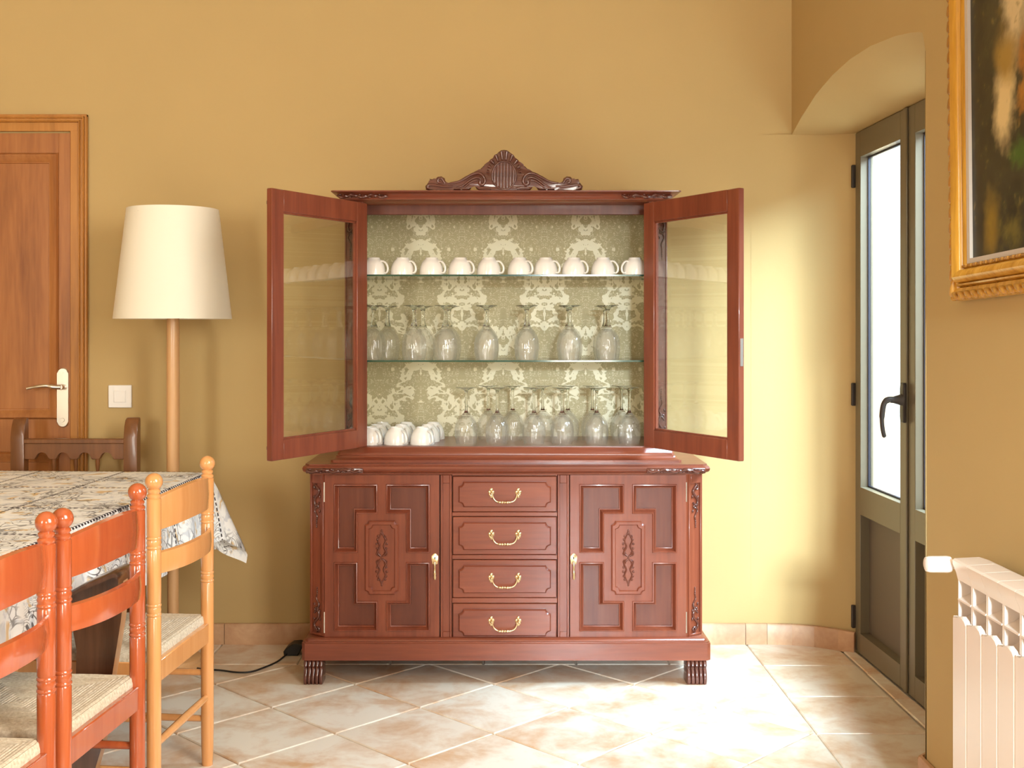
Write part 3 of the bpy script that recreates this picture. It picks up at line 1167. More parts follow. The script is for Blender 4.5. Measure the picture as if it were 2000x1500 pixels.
def carve_band(g, x0, x1, y, z, h, sd):
    """low relief leaf scroll running along a moulding"""
    n = 5
    L = (x1 - x0)
    for i in range(n):
        xa = x0 + L * (i + 0.5) / n
        s_ = 1 if i % 2 else -1
        p = smoothpath([(xa - L / n * 0.6, y, z - s_ * h * 0.18), (xa - L / n * 0.15, y - 0.002, z + s_ * h * 0.30), (xa + L / n * 0.3, y, z + s_ * h * 0.02), (xa + L / n * 0.55, y, z + s_ * h * 0.20)], 4)
        g.tube(p, [0.0025 + 0.0042 * math.sin(PI * k / (len(p) - 1)) for k in range(len(p))], 6)
        sp = spiral(xa + L / n * 0.1, z - s_ * h * 0.12, h * 0.24, h * 0.06, 0, s_ * PI * 1.7, 9)
        g.tube([(q[0], y - 0.003, q[1]) for q in sp], 0.0024, 6)
        g.ball((xa - L / n * 0.3, y - 0.001, z - s_ * h * 0.28), 0.006, 0.0035, 0.0032, 7, 5)


for sd in (-1, 1):
    g = G()
    xa, xb = (PX(597, 4.1), PX(709, 4.1)) if sd < 0 else (PX(1263, 4.1), PX(1378, 4.1))
    zc = 0.7685
    g.box(xa, xb, 4.0995, 4.104, zc - 0.0095, zc + 0.0095, 0.002)
    carve_band(g, xa + 0.006, xb - 0.006, 4.0985, zc, 0.018, sd)
    obj('carved_corner', g, M['carved'], slab, smooth=60)


# raised plaque with scooped corners, in local x,z round (cx, cz)
def scooped(cx, cz, hw, hh, c, n=4):
    pts = []
    for sx, sz, a0 in ((1, 1, PI * 1.5), (-1, 1, 0), (-1, -1, PI * 0.5), (1, -1, PI)):
        ox, oz = cx + sx * hw, cz + sz * hh
        seq = [(ox + c * math.cos(a0 - PI / 2 * k / n), oz + c * math.sin(a0 - PI / 2 * k / n)) for k in range(n + 1)]
        pts += seq
    # order counter-clockwise by walking corners: right-top, left-top, left-bottom, right-bottom
    return pts


def plaque(g, cx, cz, hw, hh, c, y, h, lip=None):
    a = scooped(cx, cz, hw, hh, c)
    b_ = scooped(cx, cz, hw - 0.004, hh - 0.004, c)
    ls = [[(p[0], y + 0.001, p[1]) for p in a], [(p[0], y - h * 0.55, p[1]) for p in a], [(p[0], y - h, p[1]) for p in b_]]
    if lip:
        w, dep = lip
        c_ = scooped(cx, cz, hw - w, hh - w, c)
        d_ = scooped(cx, cz, hw - w - 0.003, hh - w - 0.003, c)
        ls += [[(p[0], y - h, p[1]) for p in c_], [(p[0], y - h + dep, p[1]) for p in d_]]
    g.loops(ls, cap1=True)


def escutcheon(g, x, z, y):
    """lock plate with key hole and a hanging drop"""
    out = []
    prof = [(0.0, 0.016), (0.003, 0.013), (0.0065, 0.011), (0.010, 0.007), (0.0095, 0.001), (0.0105, -0.004), (0.0075, -0.011), (0.0085, -0.017), (0.004, -0.020), (0.0, -0.021)]
    prof = [(a * 1.2, b_ * 1.15) for a, b_ in prof]
    pts = [(x + a, z + b_) for a, b_ in prof] + [(x - a, z + b_) for a, b_ in reversed(prof[1:-1])]
    g.prism(list(reversed(pts)), y - 0.003, y, 'xz', bev=0.001, front_only=True)
    g.tube([(x, y - 0.006, z - 0.012), (x, y - 0.010, z - 0.022), (x, y - 0.009, z - 0.036), (x, y - 0.009, z - 0.048), (x, y - 0.009, z - 0.056), (x, y - 0.009, z - 0.060), (x, y - 0.009, z - 0.068), (x, y - 0.009, z - 0.076)],
           [0.0040, 0.0045, 0.0032, 0.0048, 0.0064, 0.0040, 0.0055, 0.0026], 9)


def lower_door(x0, x1, z0, z1, lock_side):
    """framed door: four L shaped sunk panels around a cross and a central block with carved plaque"""
    w = x1 - x0
    xm, zm = (x0 + x1) / 2, (z0 + z1) / 2
    k = 1.848e-3
    X = [x0, x0 + 18 * k, xm - 47 * k, xm - 8 * k, xm + 8 * k, xm + 47 * k, x1 - 18 * k, x1]
    Z = [z0, z0 + 17 * k, zm - 85 * k, zm - 9 * k, zm + 9 * k, zm + 85 * k, z1 - 18 * k, z1]
    sunk = {(1, 1), (2, 1), (1, 2), (5, 1), (4, 1), (5, 2), (1, 5), (2, 5), (1, 4), (5, 5), (4, 5), (5, 4)}
    yf, yr = YFb, YFb + 0.024
    g = G()
    cache = {}

    def vv(i, j):
        if (i, j) not in cache:
            cache[(i, j)] = g.v((X[i], yf, Z[j]))
        return cache[(i, j)]
    for i in range(7):
        for j in range(7):
            if (i, j) not in sunk:
                g.f([vv(i, j), vv(i + 1, j), vv(i + 1, j + 1), vv(i, j + 1)])
    # rim back to the carcass
    rim = [(x0, z0), (x1, z0), (x1, z1), (x0, z1)]
    g.loops([[(a, yf, b_) for a, b_ in rim], [(a, YFb + 0.0295, b_) for a, b_ in rim]])
    dr = obj('cabinet_door', g, M['mahogany'], cab, smooth=30)
    # sunk panels with moulded slopes
    for sx, sz in ((0, 0), (1, 0), (0, 1), (1, 1)):
        if (sx, sz) == (0, 0):
            L = [(X[1], Z[1]), (X[3], Z[1]), (X[3], Z[2]), (X[2], Z[2]), (X[2], Z[3]), (X[1], Z[3])]
        elif (sx, sz) == (1, 0):
            L = [(X[6], Z[1]), (X[6], Z[3]), (X[5], Z[3]), (X[5], Z[2]), (X[4], Z[2]), (X[4], Z[1])]
        elif (sx, sz) == (0, 1):
            L = [(X[1], Z[6]), (X[1], Z[4]), (X[2], Z[4]), (X[2], Z[5]), (X[3], Z[5]), (X[3], Z[6])]
        else:
            L = [(X[6], Z[6]), (X[4], Z[6]), (X[4], Z[5]), (X[5], Z[5]), (X[5], Z[4]), (X[6], Z[4])]
        if area2(L) < 0:
            L = list(reversed(L))
        g = G()
        ls = []
        for dd, yo in ((0.0, 0.0), (0.0016, -0.0050), (0.0050, -0.0060), (0.0070, -0.001), (0.0135, 0.0150), (0.0165, 0.0160), (0.0172, 0.0230)):
            q = inset(L, dd) if dd > 0 else L
            ls.append([(p[0], yf + yo, p[1]) for p in q])
        g.loops(ls, cap1=True)
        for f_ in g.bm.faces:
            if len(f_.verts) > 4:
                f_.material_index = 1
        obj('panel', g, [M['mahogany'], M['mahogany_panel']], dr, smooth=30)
    # central plaque and its carved ornament
    g = G()
    plaque(g, xm, zm, 33 * k, 72 * k, 0.014, yf, 0.011, lip=(0.013, 0.006))
    obj('plaque', g, M['mahogany'], dr, smooth=30)
    g = G()
    yo = yf - 0.007
    for sx in (-1, 1):
        for sz in (-1, 1):
            p = smoothpath([(0.004, 0.006), (0.0155, 0.020), (0.007, 0.042), (0.0135, 0.062), (0.006, 0.080), (0.002, 0.092)], 4)
            g.tube([(xm + sx * q[0], yo, zm + sz * q[1]) for q in p], [0.0042 - 0.0022 * i / len(p) for i in range(len(p))], 6)
            sp = spiral(0.0125, 0.016, 0.008, 0.002, -PI * 0.5, PI * 1.1, 9)
            g.tube([(xm + sx * q[0], yo - 0.001, zm + sz * q[1]) for q in sp], 0.0024, 6)
            for a, b_ in ((0.017, 0.034), (0.0185, 0.050), (0.016, 0.066), (0.013, 0.078)):
                g.ball((xm + sx * a, yo, zm + sz * b_), 0.0040, 0.003, 0.0048, 7, 5)
    for t in (-0.097, -0.088, 0.0, 0.088, 0.097):
        g.ball((xm, yo, zm + t), 0.0032, 0.003, 0.0062, 7, 5)
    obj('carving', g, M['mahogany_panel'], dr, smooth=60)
    g = G()
    xl = PX(849.5, YFb) if lock_side > 0 else PX(1120.5, YFb)
    zl = PZ(1090, YFb)
    escutcheon(g, xl, zl, yf)
    obj('door_pull', g, M['brass'], dr, smooth=50)
    g = G()
    g.box(xl - 0.0018, xl + 0.0018, yf - 0.0036, yf - 0.003, zl - 0.004, zl + 0.005)
    obj('keyhole', g, M['dark_hole'], dr, smooth=0)
    xo = x0 - 0.0012 if lock_side > 0 else x1 + 0.0012
    for (ya, yb) in ((942, 980), (1195, 1236)):
        g = G()
        g.tube([(xo, yf - 0.001, PZ(yb, YFb)), (xo, yf - 0.001, PZ(ya, YFb))], 0.0026, 8)
        obj('hinge', g, M['steel'], dr)


dz0, dz1 = PZ(1250, YFb), PZ(927.5, YFb)
lower_door(PX(634, YFb), PX(858, YFb), dz0, dz1, 1)
lower_door(PX(1113.5, YFb), PX(1340, YFb), dz0, dz1, -1)

# pilasters beside the drawers
for xa, xb in ((860.5, 882.5), (1089, 1111.5)):
    g = G()
    a, b_ = PX(xa, YFb), PX(xb, YFb)
    y0 = YFb + 0.004
    g.box(a, b_, y0, 4.171, dz0, dz1)
    t = 0.008
    for q in ((a, a + t, dz0, dz1), (b_ - t, b_, dz0, dz1), (a + t, b_ - t, dz0, dz0 + 0.030), (a + t, b_ - t, dz1 - 0.030, dz1)):
        g.box(q[0], q[1], y0 - 0.006, y0, q[2], q[3], 0.0015)
    obj('pilaster', g, M['mahogany'], cab)
# rails between the drawers
for ya, yb in ((925, 929.5), (1000.5, 1008.5), (1084, 1092.5), (1168, 1178)):
    g = G()
    g.box(PX(883, YFb), PX(1088.5, YFb), YFb + 0.002, 4.171, PZ(yb, YFb), PZ(ya, YFb), 0.001)
    obj('drawer_rail', g, M['mahogany_x'], cab)


def drawer(ya, yb):
    x0, x1 = PX(884.5, YFb), PX(1087, YFb)
    z0, z1 = PZ(yb, YFb), PZ(ya, YFb)
    g = G()
    g.box(x0, x1, YFb - 0.001, 4.171, z0, z1, 0.002)
    xm, zm = (x0 + x1) / 2, (z0 + z1) / 2
    plaque(g, xm, zm, (x1 - x0) / 2 - 0.021, (z1 - z0) / 2 - 0.018, 0.017, YFb - 0.001, 0.013)
    dr = obj('drawer', g, M['mahogany_x'], cab, smooth=30)
    yh = YFb - 0.014
    zr = zm + 0.006
    g = G()
    hw = 0.0485
    for sx in (-1, 1):
        c = (xm + sx * hw, yh, zr)
        # rosette of petals
        for kx, kz, rx, rz in ((0, 0.011, 0.0065, 0.008), (0, -0.010, 0.0065, 0.008), (0.006, 0.003, 0.006, 0.007), (-0.006, 0.003, 0.006, 0.007), (0.005, -0.005, 0.005, 0.006), (-0.005, -0.005, 0.005, 0.006)):
            g.ball((c[0] + kx, yh, c[2] + kz), rx, 0.0032, rz, 8, 5)
        g.ball((c[0], yh - 0.008, c[2] - 0.001), 0.0048, 0.009, 0.0048, 8, 6)
    pts, rad = [], []
    ctrl = [(-0.0445, 0.000), (-0.0425, -0.012), (-0.036, -0.0235), (-0.026, -0.0295), (-0.013, -0.031), (0.0, -0.031), (0.013, -0.031), (0.026, -0.0295), (0.036, -0.0235), (0.0425, -0.012), (0.0445, 0.0)]
    for q in smoothpath([(a, 0, b_) for a, b_ in ctrl], 4):
        pts.append((xm + q.x, yh - 0.014 - 0.004 * (1 - abs(q.x) / 0.045), zr + q.z))
        rad.append(0.0026)
    g.tube(pts, rad, 8)
    for bx, rx in ((-0.0085, 0.0052), (0.0, 0.0028), (0.0085, 0.0052)):
        g.ball((xm + bx * 1.1, yh - 0.018, zr - 0.031), rx * 1.15, 0.0052, 0.0052, 9, 6)
    for bx in (-0.017, 0.017):
        g.ball((xm + bx, yh - 0.0175, zr - 0.0308), 0.008, 0.0042, 0.0042, 9, 6)
    obj('drawer_handle', g, M['brass'], dr, smooth=60)


for ya, yb in ((930.5, 999.5), (1009.5, 1083), (1093.5, 1167), (1179, 1250.5)):
    drawer(ya, yb)

# fluted scroll feet
for xa, xb in ((592.5, 630), (1341.5, 1381)):
    g = G()
    a, b_ = PX(xa, 4.115), PX(xb, 4.115)
    n = 5
    for i in range(n):
        u0 = a + (b_ - a) * i / n
        u1 = a + (b_ - a) * (i + 1) / n
        for s_, o in ((0.0, 0.0), (0.22, -0.0062), (0.5, -0.0085), (0.78, -0.0062)):
            pass
        prof = [(4.185, 0.0), (4.114, 0.0), (4.107, 0.010), (4.106, 0.026), (4.110, 0.042), (4.118, 0.056), (4.117, 0.060), (4.111, 0.066), (4.113, 0.076), (4.121, 0.0869), (4.185, 0.0869)]
        ls = []
        for t, o in ((0.0, 0.007), (0.18, 0.001), (0.42, 0.0), (0.66, 0.0), (0.86, 0.001), (1.0, 0.007)):
            xx = u0 + (u1 - u0) * t
            ls.append([(xx, p[0] + (o if p[0] < 4.18 else 0), p[1]) for p in prof])
        g.loops(ls, cap0=True, cap1=True)
    obj('foot', g, M['carved'], cab, smooth=40)
for sd in (-1, 1):
    g = G()
    xx = KC + sd * 0.66
    g.box(xx - 0.03, xx + 0.03, YBk - 0.07, YBk, 0.0, 0.088, 0.004)
    obj('foot', g, M['carved'], cab)

# ---- upper case
HU = 0.592
YU = 4.212
g = G()
prof = [(0.046, 0.7905), (0.046, 0.7985), (0.043, 0.8005), (0.036, 0.802), (0.030, 0.807), (0.028, 0.8135), (0.024, 0.815), (0.022, 0.826), (0.013, 0.8375), (0.012, 0.844)]
g.loops([foot(HU + q, YU - q, 0.010, z_) for q, z_ in prof], cap0=True, cap1=True)
obj('base_moulding', g, M['mahogany_x'], cab)
ZF, ZH = 0.845, 1.745          # floor and top of the case
g = G()
for sd in (-1, 1):
    g.box(KC + sd * (HU - 0.014), KC + sd * HU, YU + 0.02, YBk, 0.844, ZH)
g.box(KC - HU, KC + HU, YBk - 0.008, YBk, 0.844, ZH)
g.box(KC - HU, KC + HU, YU + 0.004, YBk, ZH, ZH + 0.012)
obj('case', g, M['mahogany'], cab, smooth=0)
g = G()
g.box(KC - 0.575, KC + 0.575, YU + 0.001, YBk - 0.009, 0.8435, ZF)
obj('case_floor', g, M['mahogany_x'], cab, smooth=0)
g = G()
g.box(KC - 0.546, KC + 0.546, YU + 0.115, YU + 0.135, 1.706, ZH, 0.002)
obj('header', g, M['mahogany_panel'], cab)  # darker wood puts the shade under the crown into the colour
g = G()
g.box(KC - 0.557, KC + 0.557, YBk - 0.013, YBk - 0.0085, ZF, ZH - 0.001)
obj('lining', g, M['damask'], cab, smooth=0)
for sd in (-1, 1):
    g = G()
    g.box(KC + sd * 0.552, KC + sd * 0.557, YU + 0.042, YBk - 0.0135, ZF, ZH - 0.001)
    obj('lining', g, M['damask'], cab, smooth=0)
    # front stile with fillets and carvings
    g = G()
    a, b_ = KC + sd * 0.524, KC + sd * HU
    g.box(a, b_, YU, YU + 0.040, 0.844, ZH, 0.002)
    g.box(KC + sd * 0.548, KC + sd * 0.556, YU - 0.005, YU + 0.002, 0.846, ZH - 0.004, 0.002)
    g.box(KC + sd * 0.585, KC + sd * 0.5915, YU - 0.005, YU + 0.002, 0.846, ZH - 0.004, 0.002)
    st = obj('front_stile', g, M['mahogany'], cab)
    g = G()
    mm = Matrix.Translation((KC + sd * 0.571, YU, 1.725)) @ Matrix.Diagonal((sd, 1, 1, 1))
    carve_s(g, mm, 0.185, 0.030, 5)
    obj('carving', g, M['carved'], st, smooth=60)
    g = G()
    mm = Matrix.Translation((KC + sd * 0.571, YU, 0.862)) @ Matrix.Diagonal((-sd, 1, -1, 1))
    carve_s(g, mm, 0.185, 0.030, 5)
    obj('carving', g, M['carved'], st, smooth=60)
# crown moulding
g = G()
prof = [(0.004, 1.742), (0.008, 1.745), (0.012, 1.7475), (0.016, 1.7485), (0.018, 1.755), (0.024, 1.764), (0.033, 1.7705), (0.040, 1.772), (0.045, 1.7745), (0.045, 1.7785), (0.041, 1.7795)]
g.loops([foot(HU + q, YU - q - 0.004, 0.010, z_) for q, z_ in prof], cap0=True, cap1=True)
crown = obj('crown_moulding', g, M['mahogany_x'], cab)
for sd in (-1, 1):
    g = G()
    xa, xb = (PX(660, 4.18), PX(756, 4.18)) if sd < 0 else (PX(1216, 4.18), PX(1312, 4.18))
    carve_band(g, xa, xb, YU - 0.031, 1.760, 0.017, sd)
    obj('carved_corner', g, M['carved'], crown, smooth=60)

# crest with shell, oval medallion and scrolled arms
U = 0.165 * 1.862e-3
cz0 = 1.7795
ccx = PX(984.5, 4.17)
half = [(0, 478), (35, 474), (63, 455), (103, 405), (130, 385), (163, 365), (180, 340), (193, 315), (220, 293), (253, 280), (275, 258), (283, 235), (303, 226), (373, 210), (453, 165), (533, 115), (603, 82), (660, 72), (686, 80), (693, 105), (703, 142), (743, 166), (785, 160), (812, 135), (823, 122), (850, 132), (883, 136), (868, 108), (903, 86), (933, 48), (925, 14), (893, 4), (850, 8), (803, 14), (720, 5), (640, 6), (603, 10), (590, 3), (520, 3), (503, 12), (490, 3), (420, 5), (403, 12), (383, 45), (353, 68), (338, 40), (322, 18), (293, 3), (150, 2)]
pts = [(ccx + a * U, cz0 + b_ * U) for a, b_ in half] + [(ccx - a * U, cz0 + b_ * U) for a, b_ in reversed(half[1:])]
g = G()
g.prism(list(reversed(pts)), 4.165, 4.190, 'xz', bev=0.0045, front_only=True, seg=2)
crest = obj('crest', g, M['carved'], cab, smooth=50)
g = G()
yc = 4.164


def crest_tube(pl, r0, r1, both=True):
    for s_ in ((-1, 1) if both else (1,)):
        q = smoothpath([(ccx + s_ * a * U, yc, cz0 + b_ * U) for a, b_ in pl], 5)
        g.tube(q, [r0 + (r1 - r0) * i / (len(q) - 1) for i in range(len(q))], 7)


crest_tube([(640, 80), (540, 100), (450, 145), (370, 190), (300, 200), (245, 165), (225, 110), (250, 65), (285, 75), (282, 105)], 0.004, 0.0065)
crest_tube([(560, 30), (480, 60), (400, 120), (330, 150), (280, 140)], 0.003, 0.006)
crest_tube([(480, 25), (420, 75), (365, 110), (320, 120)], 0.003, 0.005)
crest_tube([(700, 85), (735, 135), (775, 130), (780, 95), (745, 85)], 0.0055, 0.004)
crest_tube([(610, 45), (720, 45), (830, 60), (890, 60), (905, 35), (880, 25)], 0.004, 0.0065)
crest_tube([(150, 20), (220, 30), (290, 30)], 0.005, 0.004)
for a0, a1 in ((0.12, 0.5), (0.42, 0.62), (0.75, 0.7), (1.05, 0.75), (1.35, 0.7)):
    r_in, r_out = 195, 285 - 70 * math.sin(a0)
    for s_ in (-1, 1):
        p = [(ccx + s_ * U * r_ * math.sin(a0) * 0.95, yc - 0.001, cz0 + U * (175 + r_ * math.cos(a0))) for r_ in (r_in - 10, (r_in + r_out) / 2, r_out)]
        g.tube(p, [0.0035, 0.0055, 0.0068], 7)
obj('crest_scroll', g, M['carved'], crest, smooth=60)
g = G()
ring = [(ccx + 140 * U * math.cos(a), yc - 0.006, cz0 + U * (172 + 166 * math.sin(a))) for a in [2 * PI * k / 36 for k in range(36)]]
g.tube(ring, 0.0030, 7, closed=True)
ell = [(ccx + 138 * U * math.cos(a), cz0 + U * (172 + 164 * math.sin(a))) for a in [2 * PI * k / 36 for k in range(36)]]
g.prism(ell, yc - 0.004, yc + 0.006, 'xz')
for k in range(-3, 4):
    xx = k * 37
    hh = 158 * math.sqrt(max(0.02, 1 - (xx / 138) ** 2))
    g.tube([(ccx + xx * U, yc - 0.0050, cz0 + U * (172 - hh * 0.96)), (ccx + xx * U, yc - 0.0075, cz0 + U * 172), (ccx + xx * U, yc - 0.0050, cz0 + U * (172 + hh * 0.96))], 0.0028, 6)
obj('medallion', g, M['carved'], crest, smooth=60)


# glass shelves
def shelf(z, name='glass_shelf'):
    g = G()
    g.box(KC - 0.551, KC + 0.551, YU + 0.042, YBk - 0.015, z - 0.006, z)
    for f_ in g.bm.faces:
        f_.normal_update()
        if abs(f_.normal.z) < 0.5:
            f_.material_index = 1
    return obj(name, g, [M['shelf_face'], M['shelf_edge']], cab, smooth=0)


Z1, Z2 = 1.477, 1.159
for z_ in (Z1, Z2):
    sh = shelf(z_)
    for sd in (-1, 1):
        for yy in (YU + 0.08, YBk - 0.08):
            g = G()
            g.lathe([(0.004, 0), (0.004, 0.016)], 8, Matrix.Translation((KC + sd * 0.552, yy, z_ - 0.0105)) @ Matrix.Rotation(-sd * PI / 2, 4, 'Y'))
            obj('shelf_pin', g, M['steel'], sh)


# glazed doors, standing open
def glazed(hx, ang, mirror):
    """local x from hinge to free edge, local y=0 inner face, +y outer face"""
    m = Matrix.Translation((hx, YU - 0.016, 0)) @ Matrix.Rotation(ang, 4, 'Z')
    if mirror:
        m = m @ Matrix.Diagonal((1, -1, 1, 1))
    w, t = 0.530, 0.023
    z0, z1 = 0.846, 1.734
    sh_, sf, rt, rb = 0.062, 0.060, 0.072, 0.066
    g = G()
    g.box(0, sh_, 0, t, z0, z1, 0.0025, m)
    g.box(w - sf, w, 0, t, z0, z1, 0.0025, m)
    g.box(sh_, w - sf, 0, t, z1 - rt, z1, 0.0015, m)
    g.box(sh_, w - sf, 0, t, z0, z0 + rb, 0.0015, m)
    # glazing bead
    a, b_, c, d_ = sh_, w - sf, z0 + rb, z1 - rt
    for q in ((a, a + 0.006, c, d_), (b_ - 0.006, b_, c, d_), (a, b_, c, c + 0.006), (a, b_, d_ - 0.006, d_)):
        g.box(q[0], q[1], 0.006, t - 0.006, q[2], q[3], 0, m)
    dr = obj('glass_door', g, M['mahogany'], cab)
    g = G()
    g.box(a, b_, 0.0105, 0.0135, c, d_, 0, m)
    obj('glass_pane', g, M['cabinet_pane'], dr, smooth=0)
    for zz in (z0 + 0.10, z1 - 0.10):
        g = G()
        g.tube([tuple(m @ Vector((-0.002, 0.002, zz - 0.03))), tuple(m @ Vector((-0.002, 0.002, zz + 0.03)))], 0.004, 8)
        obj('hinge', g, M['brass'], dr)
    if not mirror:
        for za, zb in ((z0 + 0.004, z0 + 0.078), (z1 - 0.078, z1 - 0.012)):
            g = G()
            g.box(w - 0.018, w - 0.006, -0.004, 0.002, za, zb, 0.0015, m)
            g.box(w - 0.015, w - 0.009, -0.008, -0.003, (za + zb) / 2 - 0.006, (za + zb) / 2 + 0.006, 0.001, m)
            obj('bolt', g, M['dark_iron'], dr)
    else:
        for za, zb in ((1.155, 1.245),):
            g = G()
            g.box(w - 0.0005, w + 0.0012, 0.006, 0.017, za, zb, 0, m)
            obj('lock_plate', g, M['steel'], dr)
    return dr


glazed(KC - 0.526, math.atan2(-0.875, -0.484), True if False else False)
glazed(KC + 0.522, math.atan2(-0.882, 0.472), True)

# ------------------------------------------------------------------ cups and glasses
ORD = ['first', 'second', 'third', 'fourth', 'fifth', 'sixth', 'seventh', 'eighth', 'ninth', 'tenth']
# cup standing on its rim, origin at the middle of the rim
g = G()
outer = [(0.0455, 0.0), (0.0457, 0.004), (0.0450, 0.016), (0.0425, 0.030), (0.0375, 0.043), (0.0310, 0.053), (0.0235, 0.0595), (0.0228, 0.0640), (0.0205, 0.0645), (0.0195, 0.0600)]
inner = [(0.0005, 0.0585), (0.0220, 0.0560), (0.0300, 0.0500), (0.0360, 0.0415), (0.0408, 0.0290), (0.0432, 0.016), (0.0440, 0.004), (0.0440, 0.0)]
g.lathe(inner + outer + [(0.0005, 0.0598)], 36)
cup_a = obj('coffee_cup', g, M['white_ceramic'], smooth=50)
g = G()
hp = smoothpath([(0.030, 0, 0.0505), (0.043, 0, 0.0495), (0.054, 0, 0.041), (0.0605, 0, 0.027), (0.0595, 0, 0.013), (0.052, 0, 0.006), (0.043, 0, 0.009)], 4)
g.tube(hp, 0.0036, 8, flat=1.35)
h_ = obj('handle', g, M['white_ceramic'], cup_a, smooth=60)
cup_first = [True]


def place_cup(x, y, z, rz, label, group):
    if cup_first[0]:
        c, cup_first[0] = cup_a, False
    else:
        c = copy_tree(cup_a)
    c.location = (x, y, z)
    c.rotation_euler = (0, 0, rz)
    tag(c, label, 'cup', group)


Yc = 4.292
for i, (px, rz) in enumerate(zip([730, 786.5, 843, 899, 955, 1015, 1066, 1120.5, 1178, 1240], [-25, -32, -30, -32, -26, -40, -34, -34, -30, -150])):
    pos = 'leftmost' if i == 0 else ('rightmost' if i == 9 else ORD[i] + ' from left')
    place_cup(PX(px, Yc), Yc, Z1 + 0.0004, math.radians(rz), 'white cup turned upside down on the top glass shelf, %s' % pos, 'white cups in a row on the top glass shelf')
for i, (px, dx) in enumerate(((724, 0.0), (774, 0.004), (825, 0.008))):
    for k, yy in enumerate((4.278, 4.385, 4.492)):
        x_ = PX(px, 4.278) + dx * k + (0.011 * k if i == 0 else 0.006 * k)
        place_cup(x_, yy, ZF + 0.0004, math.radians((-48, -62, -55)[k]),
                  'white cup upside down on the cabinet floor, %s row, %s' % (('front', 'middle', 'back')[k], ('left', 'centre', 'right')[i]), 'white cups in three ranks on the cabinet floor')


def stemware(name, bowl_r, bowl_h, stem_h, foot_r, stem_r, facet, knob):
    """glass standing on its rim; origin at the middle of the rim; one closed shell"""
    t = 0.0016
    zb = bowl_h
    o = [(bowl_r * 0.86, 0.0), (bowl_r * 0.93, 0.014), (bowl_r * 0.99, 0.034), (bowl_r, 0.048), (bowl_r * 0.965, zb * 0.60), (bowl_r * 0.83, zb * 0.76), (bowl_r * 0.60, zb * 0.90), (bowl_r * 0.36, zb * 0.985)]
    top = zb + stem_h
    if knob:
        o += [(stem_r * 2.0, zb + 0.004), (stem_r * 1.3, zb + 0.010), (stem_r, zb + 0.02), (stem_r * 0.95, top - 0.025), (stem_r * 1.3, top - 0.012)]
    else:
        o += [(stem_r * 1.9, zb + 0.007), (stem_r * 1.25, zb + 0.022), (stem_r, zb + stem_h * 0.5), (stem_r * 1.05, top - 0.024), (stem_r * 1.6, top - 0.012)]
    o += [(foot_r * 0.45, top - 0.006), (foot_r * 0.8, top - 0.0025), (foot_r, top - 0.0012), (foot_r, top), (foot_r * 0.5, top - 0.0008), (0.0006, top - 0.0012)]
    inn = [(0.0006, zb * 0.955), (bowl_r * 0.30, zb * 0.94), (bowl_r * 0.57 - t, zb * 0.865), (bowl_r * 0.81 - t, zb * 0.735), (bowl_r * 0.955 - t, zb * 0.59), (bowl_r - t, 0.048), (bowl_r * 0.99 - t, 0.034), (bowl_r * 0.93 - t, 0.014), (bowl_r * 0.86 - t, 0.0)]
    g = G()
    nb = 8

    def rib_o(k, a):
        if k <= nb - 1:
            return 0.026 * math.cos(10 * a) * (0.3 if k < 2 else 1.0)
        return facet * math.cos(6 * a) if nb <= k <= nb + 5 else 0.0
    ni = len(inn)
    g.lathe(inn + o, 60, rib=lambda k, a: rib_o(k - ni, a) if k >= ni else 0.0)
    for f_ in g.bm.faces:
        if f_.calc_center_median().z > zb * 0.97:
            f_.material_index = 1
    return obj(name, g, [M['crystal'], M['solid_glass']], smooth=60)


wine = stemware('wine_glass', 0.0465, 0.122, 0.082, 0.0410, 0.0062, 0.05, False)
gob = stemware('goblet', 0.0435, 0.112, 0.100, 0.0385, 0.0050, 0.04, True)
wf = [True]
gf = [True]


def place_glass(proto, flag, x, y, z, label, cat, group):
    if flag[0]:
        c, flag[0] = proto, False
    else:
        c = proto.copy()
        COL.objects.link(c)
    c.location = (x, y, z)
    c.rotation_euler = (0, 0, random.uniform(0, PI))
    tag(c, label, cat, group)


def rank(i, n):
    return 'leftmost' if i == 0 else ('rightmost' if i == n - 1 else ORD[i] + ' from left')


fr_m = [730, 809, 870, 950, 1029, 1113, 1187]
for row, (yy, dx) in enumerate(((4.285, None), (4.43, (20, 12, 4, 0, 1, 2, 2)))):
    for i, px in enumerate(fr_m):
        if row == 0:
            x_ = PX(px, yy)
        else:
            x_ = PX(px, 4.285) + dx[i] * 0.0019
        place_glass(wine, wf, x_, yy, Z2 + 0.0004, 'ribbed wine glass upside down on middle shelf, %s row, %s' % (('front', 'back')[row], rank(i, 7)), 'glass', 'wine glasses on the middle glass shelf')
fr_b = [910.5, 971, 1043, 1098, 1165.5, 1229]
bk_b = [954, 1001.5, 1060, 1109, 1157, 1214]
for i, px in enumerate(fr_b):
    place_glass(gob, gf, PX(px, 4.285), 4.285, ZF + 0.0004, 'slender goblet upside down on the cabinet floor, front row, %s' % rank(i, 6), 'glass', 'goblets on the cabinet floor')
for i, px in enumerate(bk_b):
    yy = 4.42
    place_glass(gob, gf, PX(px, yy), yy, ZF + 0.0004, 'slender goblet upside down on the cabinet floor, back row, %s' % rank(i, 6), 'glass', 'goblets on the cabinet floor')

